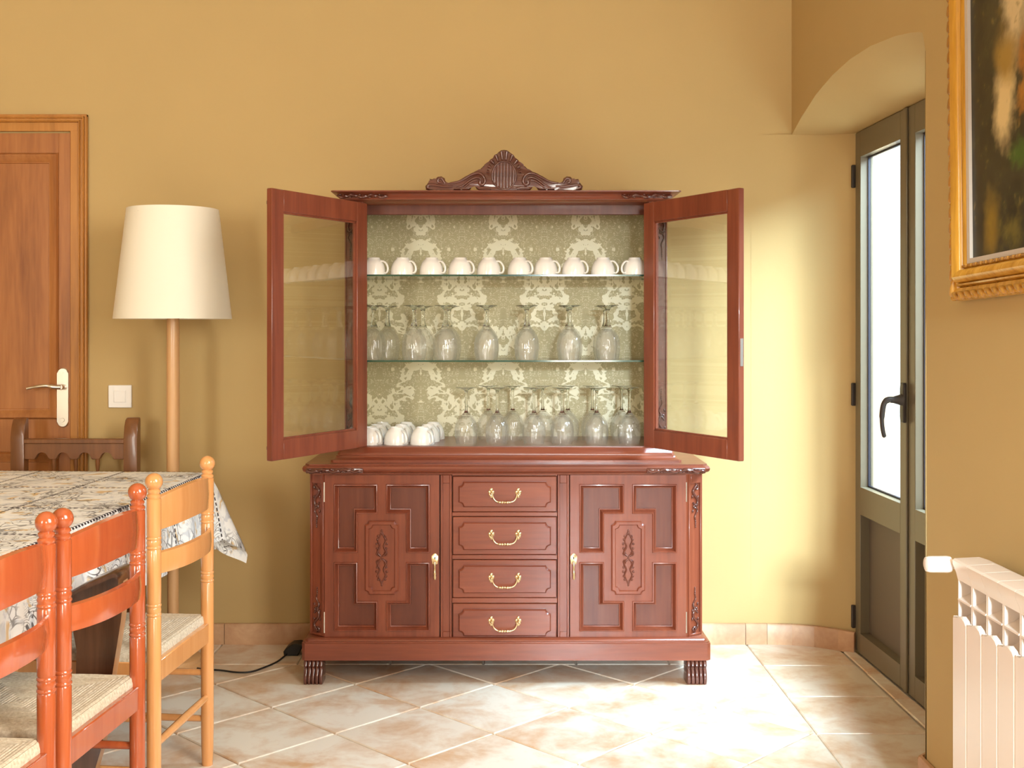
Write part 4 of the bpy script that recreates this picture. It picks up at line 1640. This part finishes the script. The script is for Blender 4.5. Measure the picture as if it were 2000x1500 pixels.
# ------------------------------------------------------------------ floor lamp
LY = 4.34
LX = PX(338, LY)
lamp = thing('floor_lamp', 'tall floor lamp with cream drum shade on a pale wooden pole', 'lamp', (LX, LY, 0))
mL = Matrix.Translation((LX, LY, 0))
g = G()
g.lathe([(0.112, 0.0), (0.113, 0.006), (0.113, 0.016), (0.108, 0.021), (0.109, 0.024), (0.107, 0.033), (0.100, 0.038), (0.045, 0.042), (0.028, 0.048)], 40, mL)
obj('base', g, M['beech'], lamp)
g = G()
g.lathe([(0.021, 0.045), (0.0215, 0.40), (0.0245, 0.95), (0.0235, 1.345), (0.012, 1.35), (0.012, 1.40)], 24, mL)
obj('pole', g, M['beech'], lamp)
g = G()
zb, zt_ = PZ(623, LY), PZ(409, LY)
rb_, rt_ = 0.2165, 0.168
g.lathe([(rb_, zb), (rb_ + 0.0012, zb), (rt_ + 0.0012, zt_), (rt_, zt_)], 64, mL, closed=True)
shade = obj('lamp_shade', g, M['shade'], lamp, smooth=50)
g = G()
for k in range(3):
    a = 2 * PI * k / 3
    g.tube([(LX + 0.01 * math.cos(a), LY + 0.01 * math.sin(a), zt_ - 0.03), (LX + (rt_ + 0.004) * math.cos(a), LY + (rt_ + 0.004) * math.sin(a), zt_ - 0.02)], 0.002, 6)
obj('shade_ring', g, M['steel'], lamp)
g = G()
g.lathe([(0.014, 1.40), (0.014, 1.45), (0.016, 1.46), (0.030, 1.51), (0.030, 1.53), (0.018, 1.555), (0.004, 1.562)], 18, mL)
obj('bulb', g, M['white_ceramic'], lamp)

# power adapter and cable
ax, ay = PX(574, 4.50), 4.50
ad = thing('power_adapter', 'black plug adapter against the skirting left of the cabinet, with trailing cable', 'adapter', (ax, ay, 0))
g = G()
pts = [(PX(557, ay), PZ(1272, ay)), (PX(584, ay), PZ(1272, ay)), (PX(594, ay), PZ(1252, ay)), (PX(586, ay), PZ(1249, ay)), (PX(572, ay), PZ(1250, ay)), (PX(561, ay), PZ(1258, ay)), (PX(556, ay), PZ(1264, ay))]
g.prism(pts, ay - 0.03, ay + 0.035, 'xz', bev=0.003)
zmin = min(q.co.z for q in g.bm.verts)
for q in g.bm.verts:
    q.co.z += 0.0005 - zmin
obj('plug_body', g, M['black'], ad)
g = G()
cp = []
for x_, y_ in ((345, 1301), (390, 1306), (430, 1309), (462, 1313), (490, 1312), (515, 1304), (540, 1293), (556, 1281), (563, 1273)):
    Y_ = (H - 0.004) * F / (y_ - CY)
    cp.append((PX(x_, Y_), Y_, 0.004))
cp[0] = (cp[0][0], cp[0][1], 0.012)
cp[-1] = (ax - 0.020, ay - 0.028, 0.012)
g.tube(smoothpath(cp, 5), 0.0034, 7)
obj('cable', g, M['black'], ad, smooth=60)
g = G()
g.tube(smoothpath([(ax + 0.020, ay, 0.030), (ax + 0.04, ay + 0.02, 0.048), (ax + 0.075, ay + 0.07, 0.085), (ax + 0.09, ay + 0.12, 0.12)], 4), 0.0034, 7)
obj('cable', g, M['black'], ad, smooth=60)

# light switch
sw = thing('light_switch', 'square white light switch on the wall between door and lamp', 'switch', (PX(235.5, YB), YB, PZ(774, YB)))
g = G()
a, b_, c, d_ = PX(213, YB), PX(258, YB), PZ(796, YB), PZ(752, YB)
g.box(a, b_, YB - 0.010, YB - 0.0004, c, d_, 0.002)
obj('plate', g, M['switch'], sw)
g = G()
xm, zm = (a + b_) / 2, (c + d_) / 2
for q in ((-0.027, 0.027, 0.025, 0.027), (-0.027, 0.027, -0.027, -0.025), (-0.027, -0.025, -0.025, 0.025), (0.025, 0.027, -0.025, 0.025)):
    g.box(xm + q[0], xm + q[1], YB - 0.0112, YB - 0.009, zm + q[2], zm + q[3])
g.box(xm - 0.0235, xm + 0.0235, YB - 0.013, YB - 0.009, zm - 0.0235, zm + 0.0235, 0.001)
obj('rocker', g, M['switch'], sw)

# ------------------------------------------------------------------ dining table and cloth
TZ = 0.757
TL, TW = 2.55, 0.98
tdir = Vector((-0.055, -1.0)).normalized()       # from the far end towards the camera
tside = Vector((tdir.y, -tdir.x))                # towards -X
corner = Vector((-1.052, 4.155))                 # far right corner
tc = corner + tdir * TL / 2 + tside * TW / 2
trz = math.atan2(tdir.x, -tdir.y)
tab = thing('dining_table', 'long walnut trestle dining table hidden under a printed cloth', 'table', (tc.x, tc.y, 0), math.atan2(-tdir.x, -tdir.y) * 1.0)
mt = Matrix(((-tside.x, -tdir.x, 0, corner.x), (-tside.y, -tdir.y, 0, corner.y), (0, 0, 1, 0), (0, 0, 0, 1)))
# local frame at the far right corner: x to the right (so the table spans x<0), y away from camera (table spans y<0)
g = G()
g.box(-TW, 0, -TL, 0, TZ - 0.035, TZ - 0.003, 0.004, mt)
obj('tabletop', g, M['walnut'], tab)
g = G()
g.box(-TW + 0.09, -0.09, -TL + 0.12, -0.12, TZ - 0.11, TZ - 0.036, 0, mt)
obj('apron', g, M['walnut'], tab)
LEGY = 2.865


def shaped_leg(yc, flip):
    """flat shaped trestle leg: narrow waist, rounded shoulder that slopes up to the outside, flaring foot"""
    outl = [(243, 1122), (246.5, 1140), (246, 1165), (241, 1210), (233, 1260), (224, 1315), (216, 1365), (212, 1410), (202, 1460), (190, 1500), (182, 1560), (186, 1612),
            (112, 1612), (118, 1560), (127, 1490), (136, 1425), (148, 1365), (154, 1315), (155, 1265), (151, 1225), (140, 1190), (118, 1185), (110, 1175), (170, 1140), (215, 1120), (236, 1112)]
    base = [(PX(a, LEGY), max(0.0, PZ(b_, LEGY))) for a, b_ in outl]
    off = (yc - LEGY) * 0.055
    if flip:
        mid = corner.x + tside.x * TW / 2 + (LEGY - corner.y) * 0.055
        base = [(2 * mid - a, b_) for a, b_ in reversed(base)]
    return [(a + off, b_) for a, b_ in base], off


for yc_ in (LEGY, LEGY - 0.95):
    for flip in (False, True):
        pl, off = shaped_leg(yc_, flip)
        g = G()
        g.prism(pl, yc_ - 0.020, yc_ + 0.020, 'xz', bev=0.004)
        for f_ in g.bm.faces:
            f_.normal_update()
            if abs(f_.normal.y) < 0.8 and f_.normal.z < 0.3:
                f_.material_index = 1
        lg = obj('leg', g, [M['walnut'], M['walnut_edge']], tab)
        # sloping shoulder cap, wider than the slab
        top = [p for p in pl if p[1] > 0.585]
        g = G()
        caps = smoothpath([Vector((PX(a, LEGY), 0, PZ(b_, LEGY))) for a, b_ in ((110, 1172), (137, 1157), (170, 1138), (215, 1118), (236, 1110), (244, 1118), (245, 1132))], 3)
        ls = []
        for p in caps:
            xx = p.x + off
            if flip:
                mid = corner.x + tside.x * TW / 2 + (LEGY - corner.y) * 0.055
                xx = 2 * mid - p.x + off
            ls.append([(xx, yc_ - 0.055, p.z - 0.012), (xx, yc_ - 0.055, p.z - 0.002), (xx, yc_ - 0.050, p.z + 0.002), (xx, yc_ + 0.050, p.z + 0.002), (xx, yc_ + 0.055, p.z - 0.002), (xx, yc_ + 0.055, p.z - 0.012)])
        g.loops(ls, cap0=True, cap1=True)
        obj('shoulder', g, M['walnut'], lg)
for yc_ in (LEGY, LEGY - 0.95):
    g = G()
    xo = (yc_ - LEGY) * 0.055
    xa = PX(120, LEGY) + xo
    mid = corner.x + tside.x * TW / 2 + (LEGY - corner.y) * 0.055 + xo
    g.box(2 * mid - xa, xa, yc_ - 0.018, yc_ + 0.018, 0.600, 0.640, 0.003)
    obj('cross_rail', g, M['walnut'], tab)
g = G()
g.box(mid - 0.03, mid + 0.03, LEGY - 0.94, LEGY - 0.01, 0.595, 0.64, 0.004)
obj('stretcher', g, M['walnut'], tab)

# cloth: flat top, hanging sides with soft folds and flaring corners
OX, OYf = 0.250, 0.298
nx, ny = 84, 150
us = np.linspace(-TW - OX, OX, nx)
vs_ = np.linspace(-TL - OYf, OYf, ny)
us = np.sort(np.concatenate([us, [0.0, -TW, 0.008, -TW - 0.008]]))
vs_ = np.sort(np.concatenate([vs_, [0.0, -TL, 0.008, -TL - 0.008]]))
g = G()
bm = g.bm
uvl = bm.loops.layers.uv.new('UVMap')
grid = {}
for i, u in enumerate(us):
    for j, v_ in enumerate(vs_):
        ex = u if u > 0 else (u + TW if u < -TW else 0.0)
        ey = v_ if v_ > 0 else (v_ + TL if v_ < -TL else 0.0)
        r_ = math.hypot(ex, ey)
        bx, by = min(max(u, -TW), 0), min(max(v_, -TL), 0)
        if r_ < 1e-9:
            co = Vector((u, v_, TZ + 0.0006 * math.sin(u * 21) * math.sin(v_ * 17)))
        else:
            dx, dy = ex / r_, ey / r_
            cornerness = min(abs(ex), abs(ey)) / r_ * 1.41
            s_ = bx * 1.0 + by * 1.0
            rip = math.sin(s_ * 19 + 0.8) * 0.55 + math.sin(s_ * 43 + 1.7) * 0.25
            fl = r_ * (0.12 + 0.09 * rip * min(1, r_ / 0.12) * (1 - cornerness) + 0.31 * cornerness * (0.75 + 0.25 * math.cos((math.atan2(dy, dx) - PI / 4) * 6)))
            fl += 0.006 * min(1.0, r_ / 0.02)
            fl = min(fl, r_ * 0.95)
            dn = math.sqrt(max(0.0, r_ * r_ - fl * fl)) * (1.0 if cornerness < 0.01 else 1.0)
            co = Vector((bx + dx * fl, by + dy * fl, TZ - dn))
        grid[(i, j)] = bm.verts.new(mt @ co)
for i in range(len(us) - 1):
    for j in range(len(vs_) - 1):
        f_ = bm.faces.new([grid[(i, j)], grid[(i + 1, j)], grid[(i + 1, j + 1)], grid[(i, j + 1)]])
        for l, (a, b_) in zip(f_.loops, ((i, j), (i + 1, j), (i + 1, j + 1), (i, j + 1))):
            l[uvl].uv = (us[a], vs_[b_])
cl = obj('tablecloth', g, M['cloth'], smooth=70, recalc=False)
tag(cl, 'white cloth printed with paisley and dotted lines, hanging over the dining table', 'tablecloth')


# ------------------------------------------------------------------ ladder back chairs
def turned_post(g, m, r, rings, top, seg=20):
    """back post with ball finial; rings are heights of twin beads"""
    prof = [(r * 0.85, 0.0), (r * 0.95, 0.05), (r, 0.12)]
    for z_ in rings:
        prof += [(r, z_ - 0.020), (r * 0.93, z_ - 0.0165), (r * 1.05, z_ - 0.0135), (r * 1.05, z_ - 0.0105), (r * 0.93, z_ - 0.0075), (r * 1.03, z_), (r * 0.93, z_ + 0.0075), (r * 1.05, z_ + 0.0105), (r * 1.05, z_ + 0.0135), (r * 0.93, z_ + 0.0165), (r, z_ + 0.020)]
    bR = r * 1.22
    zc = top - bR
    prof += [(r, zc - bR - 0.022), (r * 0.86, zc - bR - 0.020), (r * 0.98, zc - bR - 0.016), (r * 0.98, zc - bR - 0.012), (r * 0.76, zc - bR - 0.008), (r * 0.90, zc - bR - 0.003), (r * 0.90, zc - bR + 0.001), (r * 0.72, zc - bR + 0.004)]
    for k in range(9):
        a = -PI / 2 + 0.62 + (PI - 0.64) * k / 8
        prof.append((max(0.0008, bR * math.cos(a)), zc + bR * math.sin(a)))
    g.lathe(prof, seg, m)


def ladder_chair(name, label, group, w, mat):
    """local frame: origin on the floor under the middle of the back, sitter looks towards -x"""
    t = thing(name, label, 'chair', (0, 0, 0), 0.0, group)
    hw = w / 2
    r = 0.0185
    dpt = 0.375
    top = 0.905

    def part(nm, g, mt_=None, sm=38):
        return obj(nm, g, mt_ or mat, t, smooth=sm, world=False)
    for s_ in (-1, 1):
        g = G()
        turned_post(g, Matrix.Translation((0, s_ * hw, 0)), r, (0.552, 0.725), top)
        part('back_post', g)
    for s_ in (-1, 1):
        g = G()
        g.lathe([(r * 0.8, 0), (r, 0.05), (r, 0.38), (r * 0.95, 0.425), (r * 0.9, 0.440), (0.004, 0.446)], 18, Matrix.Translation((-dpt, s_ * (hw + 0.002), 0)))
        part('front_leg', g)

    def slat(z_lo, z_hi, arch, bow, th, z_end=None):
        """bent slat between the posts, bowed outwards; top edge arched"""
        g = G()
        n = 26
        ls = []
        for k in range(n + 1):
            q = k / n
            y_ = -hw + w * q
            e = abs(2 * q - 1)
            sh = 1 - e ** 2.6
            x_ = bow * sh + 0.004
            zt2 = z_hi - arch * (e ** 2.2)
            zb2 = z_lo + (arch * 0.35) * (1 - e ** 2)
            ls.append([(x_ - th, y_, zb2), (x_, y_, zb2 + 0.003), (x_ + 0.003, y_, (zb2 + zt2) / 2), (x_, y_, zt2 - 0.003), (x_ - th, y_, zt2), (x_ - th + 0.003, y_, (zb2 + zt2) / 2)])
        g.loops(ls, cap0=True, cap1=True)
        return part('slat', g, None, 50)
    slat(0.752, 0.858, 0.018, 0.030, 0.010)
    slat(0.640, 0.703, 0.004, 0.046, 0.010)
    # seat rails: flat back rail, round front and side rails
    g = G()
    g.box(-0.010, 0.010, -hw, hw, 0.360, 0.418, 0.003)
    part('seat_rail', g)
    g = G()
    g.box(-dpt - 0.010, -dpt + 0.010, -hw - 0.01, hw + 0.01, 0.372, 0.418, 0.003)
    part('seat_rail', g)
    for s_ in (-1, 1):
        g = G()
        m = Matrix.Translation((-dpt / 2, s_ * (hw + 0.001), 0)) @ Matrix.Rotation(-s_ * 0.005, 4, 'Z')
        g.box(-dpt / 2, dpt / 2, -0.010, 0.010, 0.372, 0.418, 0.003, m)
        part('seat_rail', g)
    # stretchers
    g = G()
    g.tube([(0, -hw, 0.200), (0, 0, 0.200), (0, hw, 0.200)], [0.0095, 0.0115, 0.0095], 12)
    part('stretcher', g)
    for z_ in (0.135, 0.27):
        for s_ in (-1, 1):
            g = G()
            g.tube([(0, s_ * hw, z_), (-dpt / 2, s_ * (hw + 0.001), z_), (-dpt, s_ * (hw + 0.002), z_)], [0.009, 0.011, 0.009], 10)
            part('stretcher', g)
    g = G()
    g.tube([(-dpt, -hw, 0.235), (-dpt, 0, 0.235), (-dpt, hw, 0.235)], [0.0095, 0.0115, 0.0095], 12)
    part('stretcher', g)
    # woven rush seat: four fields of cords meeting on the diagonals
    g = G()
    n = 140
    x0, x1 = -dpt - 0.012, -0.004
    cord = 0.0088
    gr = {}
    for i in range(n + 1):
        for j in range(n + 1):
            a, b_ = i / n, j / n
            x_ = x0 + (x1 - x0) * a
            ww = hw + 0.008
            y_ = -ww + 2 * ww * b_
            dl, dr_, df, db = (a) * (x1 - x0), (1 - a) * (x1 - x0), b_ * 2 * ww, (1 - b_) * 2 * ww
            dd = min(dl, dr_, df, db)
            q = (dd / cord) % 1.0
            hump = math.sqrt(max(0, 1 - (2 * q - 1) ** 2))
            edge = min(1.0, dd / 0.016)
            z_ = 0.424 + 0.014 * math.sqrt(max(0.0, 1 - (1 - edge) ** 2)) + 0.0044 * hump + 0.0008 * mnoise.noise(Vector((x_ * 45, y_ * 45, 0)))
            # a gentle dip in the middle
            z_ -= 0.006 * math.sin(PI * a) * math.sin(PI * b_)
            gr[(i, j)] = g.v((x_, y_, z_))
    for i in range(n):
        for j in range(n):
            g.f([gr[(i, j)], gr[(i + 1, j)], gr[(i + 1, j + 1)], gr[(i, j + 1)]])
    ring = [gr[(i, 0)] for i in range(n)] + [gr[(n, j)] for j in range(n)] + [gr[(i, n)] for i in range(n, 0, -1)] + [gr[(0, j)] for j in range(n, 0, -1)]
    low = [g.v((q.co.x, q.co.y, 0.405)) for q in ring]
    for k in range(len(ring)):
        kk = (k + 1) % len(ring)
        g.f([ring[k], low[k], low[kk], ring[kk]])
    g.f(list(reversed(low)))
    part('seat', g, M['rush'], 40)
    return t


red = ladder_chair('ladder_back_chair', 'red-brown ladder-back chair with rush seat, next to the honey-coloured chair', 'ladder-back chairs along the table', 0.382, M['red_chair'])
red.location = (-0.892, 2.580, 0)
red.rotation_euler = (0, 0, -math.atan2(0.036, 0.38))
red2 = copy_tree(red)
red2.location = (-0.943, 2.152, 0)
red2.rotation_euler = (0, 0, -math.atan2(0.036, 0.38))
red2['label'] = 'red-brown ladder-back chair cut off by the left edge of the photo'
hon = ladder_chair('ladder_back_chair', 'honey-coloured ladder-back chair with rush seat at the far corner of the table', 'ladder-back chairs along the table', 0.402, M['honey_chair'])
hon.location = (-0.873, 3.160, 0)
hon.rotation_euler = (0, 0, -math.atan2(0.036, 0.40))

# ------------------------------------------------------------------ carved chair at the head of the table
CY_ = 4.45
xl, xr = PX(20, CY_), PX(241, CY_)
pw_ = 0.052
hc = thing('spindle_chair', 'brown wooden chair with scalloped spindle back at the head of the table', 'chair', ((xl + xr + pw_) / 2, CY_ - 0.2, 0))
ztop = PZ(817, CY_)
for xx in (xl, xr):
    g = G()
    prof = [(CY_ + 0.050, 0.0), (CY_ + 0.005, 0.0), (CY_, 0.45), (CY_ + 0.002, ztop - 0.075), (CY_ + 0.008, ztop - 0.03), (CY_ + 0.022, ztop - 0.006), (CY_ + 0.034, ztop), (CY_ + 0.050, ztop), (CY_ + 0.046, 0.45)]
    g.prism(prof, xx, xx + pw_, 'yz', bev=0.004)
    obj('back_post', g, M['oak'], hc)
g = G()
za, zb = PZ(898, CY_), PZ(859, CY_)
x0, x1 = xl + pw_ - 0.004, xr + 0.004
pts = [(x1, za), (x1, zb), (x0, zb), (x0, za)]
sc_r = 0.0265
for pxc in (79.7, 121.3, 163.5, 206):
    cxx = PX(pxc, CY_)
    pts.append((cxx - sc_r - 0.003, za))
    for k in range(15):
        a = PI - PI * k / 14
        pts.append((cxx + sc_r * math.cos(a), za + 0.003 + sc_r * math.sin(a)))
    pts.append((cxx + sc_r + 0.003, za))
g.prism(pts, CY_ + 0.010, CY_ + 0.034, 'xz', bev=0.002)
g.box(x0, x1, CY_ + 0.004, CY_ + 0.038, zb - 0.016, zb + 0.003, 0.003)
obj('top_rail', g, M['oak'], hc)
for pxc in (101, 144, 187):
    g = G()
    cxx = PX(pxc, CY_)
    g.lathe([(0.0085, 0.53), (0.0085, 0.55), (0.006, 0.58), (0.0095, 0.63), (0.0105, 0.66), (0.0065, 0.70), (0.0060, 0.725), (0.0085, 0.745), (0.0085, za + 0.005)], 14, Matrix.Translation((cxx, CY_ + 0.022, 0)))
    obj('spindle', g, M['oak'], hc)
g = G()
g.box(x0, x1, CY_ + 0.010, CY_ + 0.034, 0.50, 0.54, 0.003)
obj('lower_rail', g, M['oak'], hc)
g = G()
g.box(xl, xr + pw_, CY_ - 0.40, CY_ + 0.005, 0.425, 0.450, 0.006)
obj('seat', g, M['oak'], hc)
for xx in (xl, xr):
    g = G()
    g.box(xx + 0.004, xx + pw_ - 0.004, CY_ - 0.385, CY_ - 0.34, 0.0, 0.425, 0.004)
    obj('front_leg', g, M['oak'], hc)
for xx in (xl + 0.014, xr + 0.014):
    g = G()
    g.box(xx, xx + 0.022, CY_ - 0.36, CY_ + 0.02, 0.15, 0.19, 0.003)
    obj('stretcher', g, M['oak'], hc)

# ------------------------------------------------------------------ framed painting on the right wall
# local frame: x towards the camera along the wall, y into the wall, z up; hung slightly askew
PYo, PZo = 2.915, PZ(588, 2.912)
mpn = Matrix.Translation((XR - 0.003, PYo, PZo)) @ Matrix.Rotation(-PI / 2, 4, 'Z') @ Matrix.Rotation(math.radians(-1.4), 4, 'Y')
pic = thing('framed_painting', 'dark landscape oil painting in a carved gilt frame on the right wall', 'painting', (XR, PYo - 0.45, PZo))
PW, PH, FW = 0.92, 1.05, 0.100
g = G()


def frame_loop(dd, yo):
    return [tuple(mpn @ Vector(p)) for p in ((dd, -yo, dd), (PW - dd, -yo, dd), (PW - dd, -yo, PH - dd), (dd, -yo, PH - dd))]


prof = [(0.0, 0.0), (0.0, 0.030), (0.004, 0.036), (0.030, 0.030), (0.033, 0.024), (0.036, 0.034), (0.040, 0.036), (0.0425, 0.030), (0.046, 0.044), (0.056, 0.054), (0.066, 0.050), (0.074, 0.040), (0.076, 0.030), (0.080, 0.034), (0.084, 0.032), (0.088, 0.022)]
g.loops([frame_loop(a, b_) for a, b_ in prof])
fr_o = obj('frame', g, M['gilt'], pic, smooth=45)
# carved leaf border round the outside of the frame
g = G()
n_side = 24


def leafbits(x0, z0, x1, z1, n):
    d_ = Vector((x1 - x0, 0, z1 - z0))
    L = d_.length / n
    e = d_.normalized()
    pn = Vector((-e.z, 0, e.x))
    for k in range(n):
        c = Vector((x0, 0, z0)) + e * L * (k + 0.5)
        p = [c - e * L * 0.55 + pn * 0.004, c - e * L * 0.1 + pn * -0.002, c + e * L * 0.35 + pn * -0.010, c + e * L * 0.5 + pn * -0.013]
        g.tube([(q.x, -0.034, q.z) for q in p], [0.002, 0.0085, 0.0075, 0.002], 7, mpn)


leafbits(0.016, PH - 0.01, 0.016, 0.01, 26)
leafbits(0.01, 0.016, PW - 0.01, 0.016, 23)
obj('carved_border', g, M['gilt_dark'], fr_o, smooth=60)
g = G()
for k in range(26):
    xx = 0.085 + k * (PW - 0.17) / 26
    g.box(xx, xx + 0.020, -0.038, -0.030, 0.078, 0.086, 0.002, mpn)
obj('bead_course', g, M['gilt_dark'], fr_o)
g = G()
g.loops([frame_loop(a, b_) for a, b_ in ((0.088, 0.020), (0.088, 0.028), (0.100, 0.026), (0.100, 0.016))])
obj('liner', g, M['liner'], pic, smooth=30)
# canvas: painted as a grid of colours
NX, NZ = 150, 170
cw, chh = PW - 0.2, PH - 0.2


def paint(u, v):
    def blob(cu, cv, su, sv, p=2):
        return math.exp(-(((u - cu) / su) ** 2 + ((v - cv) / sv) ** 2))
    n1 = mnoise.fractal(Vector((u * 9, v * 9, 1.3)), 0.9, 2.1, 5)
    n2 = mnoise.fractal(Vector((u * 30, v * 30, 5.1)), 0.55, 2.1, 6) * 1.2
    col = Vector((0.030, 0.024, 0.010)) * (1.0 + 0.7 * n1) + Vector((0.012, 0.014, 0.004)) * max(0, n2)
    wob = 0.05 * n1
    n3 = mnoise.fractal(Vector((u * 70, v * 55, 9.7)), 0.5, 2.0, 4)
    n2 = n2 * 0.8 + 0.25 * n3

    def mixc(c, k):
        nonlocal col
        k = max(0.0, min(1.0, k))
        col = col * (1 - k) + Vector(c) * k
    mixc((0.62, 0.47, 0.26), blob(0.245 + wob * 0.5, 0.60, 0.075, 0.17) * 1.6 - 0.25 + 0.25 * n2)
    mixc((0.70, 0.52, 0.25), blob(0.185 + wob * 0.4, 0.345, 0.055, 0.105) * 1.7 - 0.35 + 0.2 * n2)
    mixc((0.34, 0.20, 0.035), blob(0.20, 0.45, 0.07, 0.06) * 1.2 - 0.3 + 0.5 * n1)
    mixc((0.36, 0.135, 0.015), blob(0.285, 0.43, 0.035, 0.06) * 1.5 - 0.35 + 0.5 * n2)
    mixc((0.40, 0.16, 0.02), blob(0.275, 0.34, 0.03, 0.05) * 1.3 - 0.35 + 0.5 * n2)
    mixc((0.05, 0.11, 0.012), blob(0.27, 0.215, 0.06, 0.035) * 1.5 - 0.3 + 0.5 * n2)
    mixc((0.26, 0.16, 0.012), blob(0.10, 0.075, 0.055, 0.07) * 1.2 - 0.35 + 0.6 * n1)
    mixc((0.13, 0.10, 0.012), blob(0.22, 0.045, 0.07, 0.05) * 1.1 - 0.3 + 0.5 * n2)
    mixc((0.66, 0.60, 0.52), blob(0.315, 0.165, 0.022, 0.022) * 1.6 - 0.4)
    mixc((0.55, 0.42, 0.25), blob(0.55, 0.55, 0.16, 0.22) * 1.2 - 0.3 + 0.3 * n1)
    mixc((0.20, 0.17, 0.10), blob(0.52, 0.18, 0.14, 0.09) * 1.0 - 0.3 + 0.4 * n2)
    return col


g = G()
gr = {}
cl_layer = g.bm.verts.layers.float_color.new('paint')
for i in range(NX + 1):
    for j in range(NZ + 1):
        u, v = cw * i / NX, chh * j / NZ
        q = g.v(mpn @ Vector((0.1 + u, -0.018, 0.1 + v)))
        c = paint(u, v)
        q[cl_layer] = (max(0, c.x), max(0, c.y), max(0, c.z), 1)
        gr[(i, j)] = q
for i in range(NX):
    for j in range(NZ):
        g.f([gr[(i, j)], gr[(i + 1, j)], gr[(i + 1, j + 1)], gr[(i, j + 1)]])
obj('canvas', g, M['canvas'], pic, smooth=0)

# ------------------------------------------------------------------ radiator
RX = XR - 0.115                # front plane
RY = 2.700                     # far end
RZ = PZ(1092, 2.69)
SP = 0.0815
rad = thing('radiator', 'cream sectional radiator with valve knob under the painting', 'radiator', (XR - 0.06, RY - 0.3, 0.1))
mr = Matrix.Translation((RX, RY, 0)) @ Matrix.Rotation(-PI / 2, 4, 'Z')
# local x towards the camera, local y into the wall
W_ = SP - 0.002
zg0, zg1 = RZ - 0.135, RZ - 0.045
g = G()
# front plate with a scooped top edge
pl = [(0.0, 0.115), (W_, 0.115), (W_, zg0 - 0.006), (W_ * 0.86, zg0 + 0.004), (W_ * 0.62, zg0 + 0.010), (W_ * 0.30, zg0 + 0.004), (W_ * 0.12, zg0 - 0.004), (0.0, zg0 + 0.0)]
g.prism(list(reversed(pl)), -0.003, 0.009, 'xz', bev=0.003, m=mr, front_only=True)
# back plate, fins and web
g.box(0.0, W_, 0.088, 0.094, 0.115, RZ - 0.02, 0.001, mr)
for xx in (0.0, W_ - 0.005):
    g.box(xx, xx + 0.005, 0.010, 0.090, zg0 - 0.03, RZ - 0.01, 0.001, mr)
g.box(W_ * 0.5 - 0.003, W_ * 0.5 + 0.003, 0.009, 0.088, 0.12, zg0 - 0.02, 0, mr)
g.lathe([(0.022, 0.115), (0.022, zg0 + 0.05)], 14, mr @ Matrix.Translation((W_ / 2, 0.052, 0)))
# louvres in the upper grille
for zz in (zg0 - 0.012, zg0 + 0.038):
    pr = [(0.008, zz), (0.008, zz + 0.004), (0.030, zz + 0.012), (0.060, zz + 0.032), (0.089, zz + 0.056), (0.089, zz + 0.050), (0.060, zz + 0.026), (0.030, zz + 0.007)]
    g.prism(pr, 0.004, W_ - 0.004, 'yz', m=mr)
# rolled cap
pr = [(0.010, RZ - 0.050), (0.006, RZ - 0.034), (-0.002, RZ - 0.014), (-0.003, RZ - 0.004), (0.002, RZ), (0.060, RZ + 0.003), (0.082, RZ - 0.004), (0.094, RZ - 0.018), (0.094, RZ - 0.030), (0.05, RZ - 0.022), (0.012, RZ - 0.03)]
g.prism(pr, -0.0005, W_ + 0.0005, 'yz', m=mr)
sec = obj('section', g, M['radiator'], rad, smooth=30)
for k in range(1, 9):
    c = sec.copy()
    COL.objects.link(c)
    c.location = (0, -SP * k, 0)
g = G()
zk = PZ(1098, 2.76)
g.lathe([(0.011, -0.030), (0.012, 0.0), (0.0185, 0.002), (0.0200, 0.010), (0.0195, 0.052), (0.0170, 0.060), (0.010, 0.063)], 20, mr @ Matrix.Translation((-0.036, 0.008, zk)) @ Matrix.Rotation(PI / 2, 4, 'X'))
obj('valve_knob', g, M['radiator'], rad)
g = G()
g.tube([tuple(mr @ Vector((-0.036, 0.030, zk))), tuple(mr @ Vector((-0.034, 0.044, zk))), tuple(mr @ Vector((0.02, 0.050, zk)))], 0.010, 10)
obj('valve_body', g, M['radiator'], rad)
for xx in (0.12, 0.56):
    for z_ in (0.18, 0.55):
        g = G()
        g.box(xx, xx + 0.02, 0.09, 0.1145, z_, z_ + 0.05, 0, mr)
        obj('bracket', g, M['radiator'], rad)
g = G()
g.tube([tuple(mr @ Vector((0.03, 0.052, 0.15))), tuple(mr @ Vector((-0.03, 0.052, 0.15))), tuple(mr @ Vector((-0.03, 0.09, 0.15))), tuple(mr @ Vector((-0.03, 0.114, 0.15)))], 0.009, 10)
obj('pipe', g, M['radiator'], rad)
